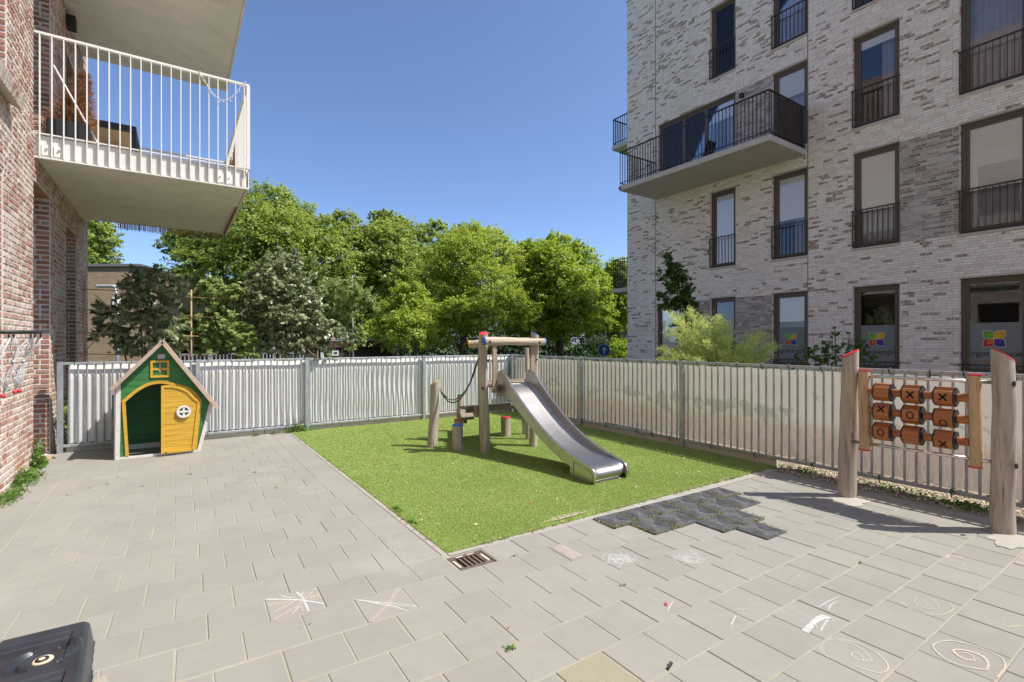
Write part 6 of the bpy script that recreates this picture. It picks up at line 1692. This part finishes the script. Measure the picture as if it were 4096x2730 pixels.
chalk_obj('pink coloured-in corner of a tile at the right edge', [('p', .07, Z2_((1870,1200),(1960,1220),(2100,1250))), ('p', .07, Z2_((1930,1130),(2100,1160))), ('p', .07, Z2_((1990,1070),(2100,1090)))])
K5 = lambda *p: zz(p, 2300, 2230, 700/2195)
chalk_obj('pink chalk dash and white comma on the tile with the red scrap', [('p', .018, K5((890,475),(960,515),(1030,550))), ('w', .01, K5((1230,545),(1200,600),(1160,680)))])
chalk_obj('white curved chalk stroke on the tile right of the red scrap', [('w', .012, K5((2010,735),(1990,790),(1960,840))), ('f', .008, K5((1960,850),(1965,890),(2010,930))), ('f', .006, K5((1390,790),(1600,680),(1800,628)))])
chalk_obj('short pink chalk dash in front of the rubber mats', [('p', .02, K5((2010,660),(2100,652),(2180,660)))])
chalk_obj('faint white chalk lines on the tiles at the centre right', [('f', .007, K5((1920,60),(2010,100),(1985,85))), ('f', .007, K5((1990,205),(2040,190))), ('f', .007, K5((2060,212),(2120,150))), ('f', .006, K5((1980,50),(2060,80)))])
# a tile rubbed all over with yellow chalk
yc_ = gpt(2410, 2672, 0); yt = min(near, key=lambda t_: abs((t_[0]+t_[1])/2-yc_.x)+abs((t_[2]+t_[3])/2-yc_.y))
t_ = thing('chalk_drawing', 'tile rubbed all over with pale yellow chalk at the bottom of the view', 'chalk drawing', ((yt[0]+yt[1])/2, (yt[2]+yt[3])/2, 0))
b = MB(); b.add([(yt[0]+.008, yt[2]+.008, .0026), (yt[1]-.008, yt[2]+.008, .0026), (yt[1]-.008, yt[3]-.008, .0026), (yt[0]+.008, yt[3]-.008, .0026)], [(0,1,2,3)]); b.build('rubbed_chalk', CH['yy'], t_)

# ---------------------------------------------------------------- street beyond: houses, lamps, signs, cars
h1 = thing('brick_house', 'tan brick house seen through the trellis at the left', 'house', (*gp_(520, 30)[:2], -1.2))
yh = 30
def onY(px, py, y): return on_y(px, py, y)
poly = [onY(300,1367,yh), onY(300,1068,yh), onY(560,1067,yh), onY(640,1088,yh), onY(720,1118,yh), onY(980,1135,yh), onY(980,1367,yh)]
poly[0].z = -1.2; poly[-1].z = -1.2
m = MB(); m.prism([tuple(q) for q in poly], (0, 8, 0)); m.build('wall', M['tanbrick'], h1)
rf = MB(); tops = poly[1:6]
for p_, q_ in zip(tops[:-1], tops[1:]): rf.obox(p_+Vector((0,-.12,0)), q_-p_, (0,8.2,0), (0,0,.12))
rf.build('roof_edge', simple('dark_roof_edge', (.12,.12,.13), .6), h1)
for (x, y, x2, y2) in ((450,1190,482,1225),(575,1240,600,1265),(600,1185,622,1215),(655,1250,672,1275),(800,1330,840,1360)):
    a, c = onY(x, y2, yh-.05), onY(x2, y, yh-.05); wf_ = MB().box(a.x, c.x, yh-.06, yh+.05, a.z, c.z).build('window', M['whitepaint'], h1)
    MB().box(a.x+.07, c.x-.07, yh-.07, yh-.055, a.z+.07, c.z-.07).build('pane', M['glass'], wf_)
    MB().box(a.x-.05, c.x+.05, yh-.14, yh-.055, a.z-.08, a.z-.01).build('sill', M['whitepaint'], wf_)
# dark carport with a bar gate
cpt = thing('carport', 'dark open carport with a grey bar gate behind the climbing plant', 'carport', (*on_y(850,1367,19).xy, -1.2))
a, c = on_y(700,1385,19), on_y(1215,1385,19)
MB().box(a.x, c.x, 19, 23, a.z-.02, a.z+.13).build('roof', simple('dark_fascia', (.03,.03,.03), .6), cpt); MB().box(a.x, c.x, 22.9, 23.1, -1.2, a.z-.02).build('rear_wall', M['darkint'], cpt)
for i in range(5): x = a.x+(c.x-a.x)*i/4; MB().box(x-.06, x+.06, 19.02, 19.14, -1.2, a.z-.02).build('post', M['galva'], cpt)
b0 = MB().box(-.02, .02, -.02, .02, -1.15, a.z-.25).build('gate_bar', M['galva']); me = b0.data; bpy.data.objects.remove(b0)
for i in range(34): inst('gate_bar', me, cpt, (a.x+.15+(c.x-a.x-.3)*i/33, 18.9, 0))
MB().box(a.x, c.x, 18.88, 18.92, a.z-.28, a.z-.24).build('gate_rail', M['galva'], cpt); MB().box(on_y(800,1367,18.8).x, on_y(862,1367,18.8).x, 18.8, 18.86, -1.1, .95).build('gate_panel', simple('grey_green_panel', (.10,.12,.12), .6), cpt)
# low dark building with maroon fascia
y2 = 26
ld = thing('low_building', 'low dark building with a maroon fascia beyond the sapling', 'building', (*on_y(1370,1367,y2).xy, -1.2))
a, c = on_y(1195,1363,y2), on_y(1560,1363,y2)
MB().box(a.x, c.x, y2, y2+7, -1.2, a.z-.36).build('wall', simple('dark_brown_wall', (.055,.042,.035), .9), ld); MB().box(a.x-.1, c.x+.1, y2-.12, y2+7, a.z-.36, a.z-.03).build('fascia', simple('maroon_fascia', (.11,.022,.025), .5), ld); MB().box(a.x-.12, c.x+.12, y2-.15, y2+7, a.z-.03, a.z+.03).build('roof_trim', M['galva'], ld)
q, r = on_y(1327,1424,y2), on_y(1354,1400,y2); wf_ = MB().box(q.x, r.x, y2-.05, y2+.02, q.z, r.z).build('window', M['whitepaint'], ld); MB().box(q.x+.08, r.x-.08, y2-.06, y2-.045, q.z+.08, r.z-.08).build('pane', M['glass'], wf_)
for px in (1285, 1292): q = on_y(px, 1367, y2-.1); MB().tube([(q.x, q.y, -1.2), (q.x, q.y, a.z-.36)], .05, 8).build('column', M['whitepaint'], ld)
# upper storey of the house behind it
y3 = 36
uh = thing('flat_roofed_house', 'pale flat-roofed house showing above the low dark building', 'house', (*on_y(1340,1367,y3).xy, -1.2))
a, c = on_y(1255,1311,y3), on_y(1422,1311,y3); MB().box(a.x, c.x, y3, y3+6, -1.2, a.z-.1).build('wall', farbrick('pinkish_brick', (.42,.33,.29), (.50,.41,.36), (.45,.42,.38)), uh); MB().box(a.x-.1, c.x+.1, y3-.1, y3+6, a.z-.1, a.z+.05).build('roof_edge', M['brown'], uh)
for (x, y, x2, yb) in ((1292,1323,1328,1356),(1346,1328,1392,1357)):
    q, r = on_y(x, yb, y3), on_y(x2, y, y3); wf_ = MB().box(q.x, r.x, y3-.06, y3+.02, q.z, r.z).build('window', M['whitepaint'], uh); MB().box(q.x+.08, r.x-.08, y3-.08, y3-.05, q.z+.08, r.z-.08).build('pane', M['glass'] if x < 1300 else M['blind'], wf_)
# yellow brick building far right
yb_ = thing('yellow_brick_building', 'yellow brick building beyond the corner of the white building', 'building', (*gp_(2500, 42)[:2], -1.2))
q = P(2480, 1367, 42); d = Vector((math.sin(TH), -math.cos(TH), 0)); fw = Vector((math.cos(TH), math.sin(TH), 0))
MB().obox((q.x, q.y, -1.2), d*5, fw*6, (0,0,4.3)).build('wall', M['yellowbrick'], yb_); MB().obox(Vector((q.x, q.y, 3.1))-fw*.2-d*.2, d*5.4, fw*6.4, (0,0,.25)).build('roof_edge', M['brown'], yb_)
# street lamps
def lamp(label, px, t, ytop, side, arm=.45):
    q = P(px, ytop, t); g_ = thing('street_lamp', label, 'street lamp', (q.x, q.y, -1.2), group='grey street lamps'); rt = Vector((math.sin(TH), -math.cos(TH), 0))*side
    MB().tube([(q.x, q.y, -1.2), (q.x, q.y, q.z-.55)], [.06,.042], 8).build('pole', M['galva'], g_, smooth=True)
    e = Vector((q.x, q.y, q.z-.1))+rt*arm
    MB().tube([(q.x, q.y, q.z-.55), (q.x+rt.x*.04, q.y+rt.y*.04, q.z-.35), tuple(e)], [.04,.04,.035], 8).build('arm', M['galva'], g_, smooth=True)
    hd = MB(); n = Vector((-rt.y, rt.x, 0)); hd.obox(e-n*.11-Vector((0,0,.04))-rt*.05, rt*.62, n*.22, (0,0,.09)); hd.build('lamp_head', simple('lamp_head_grey', (.45,.45,.44), .5), g_, bevel=.03)
lamp('street lamp between the two middle trees, left of the slide frame', 1857, 27, 1214, 1)
lamp('street lamp half hidden by the light green tree, left of centre', 1554, 34, 1258, -1)
lamp('street lamp close to the corner of the white building', 2420, 31, 1236, 1, .6)
lamp('street lamp standing before the tan brick house', 470, 17, 1135, -1, .1)
lamp('small far street lamp over the low dark building', 1499, 46, 1333, 1, .3)
t_ = P(2458, 1320, 30); o = MB().tube([(t_.x, t_.y, -1.2), tuple(t_)], .06, 8).build('plain_pole', M['galva'], smooth=True); tag(o, 'plain grey pole right of the blue arrow sign', 'pole')
# signs
FWD = Vector((math.cos(TH), math.sin(TH), 0)); RGT = Vector((math.sin(TH), -math.cos(TH), 0))
def disc(c, r, th, mat, name, parent): return MB().tube([c, c-FWD*th], r, 28).build(name, mat, parent)
ts = 26
sg1 = thing('traffic_sign', 'round blue sign with a white arrow on a pole behind the right fence', 'traffic sign', (*P(2416,1367,ts).xy, -1.2))
c = P(2416, 1402, ts); MB().tube([(c.x, c.y, -1.2), (c.x, c.y, c.z+.3)], .03, 8).build('pole', M['galva'], sg1); c = c-FWD*.04
disc(c+FWD*.004, .315, .012, M['whitepaint'], 'sign_edge', sg1); disc(c-FWD*.010, .295, .006, simple('sign_blue', (.01,.10,.42), .4), 'sign_disc', sg1)
c2 = c-FWD*.018; b = MB(); up = Vector((0,0,1))
b.prism([c2+RGT*x+up*z for x, z in ((-.03,-.19),(.03,-.19),(.03,.04),(.10,-.02),(.10,.07),(0,.18),(-.10,.07),(-.10,-.02),(-.03,.04))], -FWD*.004); b.build('arrow', M['whitepaint'], sg1)
sg2 = thing('traffic_sign', 'small blue sign over a white plate, left of the arrow sign', 'traffic sign', (*P(2400,1367,30).xy, -1.2))
c = P(2400, 1386, 30); MB().tube([(c.x, c.y, -1.2), (c.x, c.y, c.z+.25)], .03, 8).build('pole', M['galva'], sg2); disc(c-FWD*.04, .17, .01, simple('sign_blue_pale', (.08,.20,.42), .4), 'sign_disc', sg2)
c = P(2400, 1399, 30)-FWD*.05; MB().obox(c-RGT*.13-up*.1, RGT*.26, FWD*.01, up*.16).build('plate', M['whitepaint'], sg2)
# parked cars
def car(label, px, t, col_, rz):
    q = P(px, 1367, t); o = thing('parked_car', label, 'car', (q.x, q.y, -1.195), rz, group='cars parked in the street'); Mw = wmat(o)
    def W_(p): return tuple(Mw @ Vector(p))
    paint = simple('car_paint_%d' % int(px), col_, .3, .3, var=.03)
    def side(poly, y0, y1, nm, mat, bev=.03): 
        b = MB(); b.prism([W_((x, y0, z)) for x, z in poly], Mw.to_3x3() @ Vector((0, y1-y0, 0))); return b.build(nm, mat, o, bevel=bev, seg=2, smooth=True, autosm=.7)
    side([(-2.1,.25),(2.1,.25),(2.15,.55),(2.05,.80),(1.2,.92),(-1.6,.95),(-2.1,.85),(-2.15,.5)], -.88, .88, 'body', paint, .06)
    side([(1.15,.92),(.55,1.42),(-1.1,1.47),(-1.75,.95)], -.76, .76, 'cabin', simple('car_glass_%d' % int(px), (.02,.025,.03), .1), .05)
    side([(.5,1.42),(-1.05,1.46),(-1.05,1.50),(.45,1.46)], -.72, .72, 'roof', paint, .015)
    for x in (-1.3, 1.35):
        for y in (-.88, .72):
            w_ = MB().tube([W_((x, y, .32)), W_((x, y+.16, .32))], .32, 18).build('wheel', M['black'], o); MB().tube([W_((x, y-.01, .32)), W_((x, y+.17, .32))], .19, 12).build('rim', M['galva'], w_)
    for y in (-.6, .6): MB().tube([W_((2.08, y, .68)), W_((2.14, y, .68))], .1, 10).build('headlight', M['whitepaint'], o)
car('dark blue car parked beyond the back fence, right of the log frame', 2085, 43, (.02,.07,.22), pi/2-TH+.2)
car('black car parked under the trees, left of the log frame', 1885, 45, (.02,.02,.025), .3)
car('grey car parked under the trees beside the black one', 1770, 47, (.25,.26,.27), .3)
# a round bush by the white building corner
for (lab, px, t, r) in (('round green bush at the foot of the white building corner', 2475, 28, 62), ('dark reddish bush left of the round green bush', 2395, 33, 60)):
    q = P(px, 1385, t); bt = thing('bush', lab, 'bush', (q.x, q.y, -1.2)); rr = r/2000*t
    MB().tube([(q.x, q.y, -1.2), (q.x, q.y, q.z)], .05, 6).build('trunk', M['bark'], bt)
    p, rnd, ow = crown_points([(q.x, q.y, q.z-.6, rr, rr, rr*1.1), (q.x+.5, q.y, q.z-.3, rr*.6, rr*.6, rr*.7)], 3500, .3, 16)
    mesh_np('foliage', leaves(p, .11, outward=ow*.5), M['elm'] if px > 2400 else M['darkleaf'], rnd, bt)
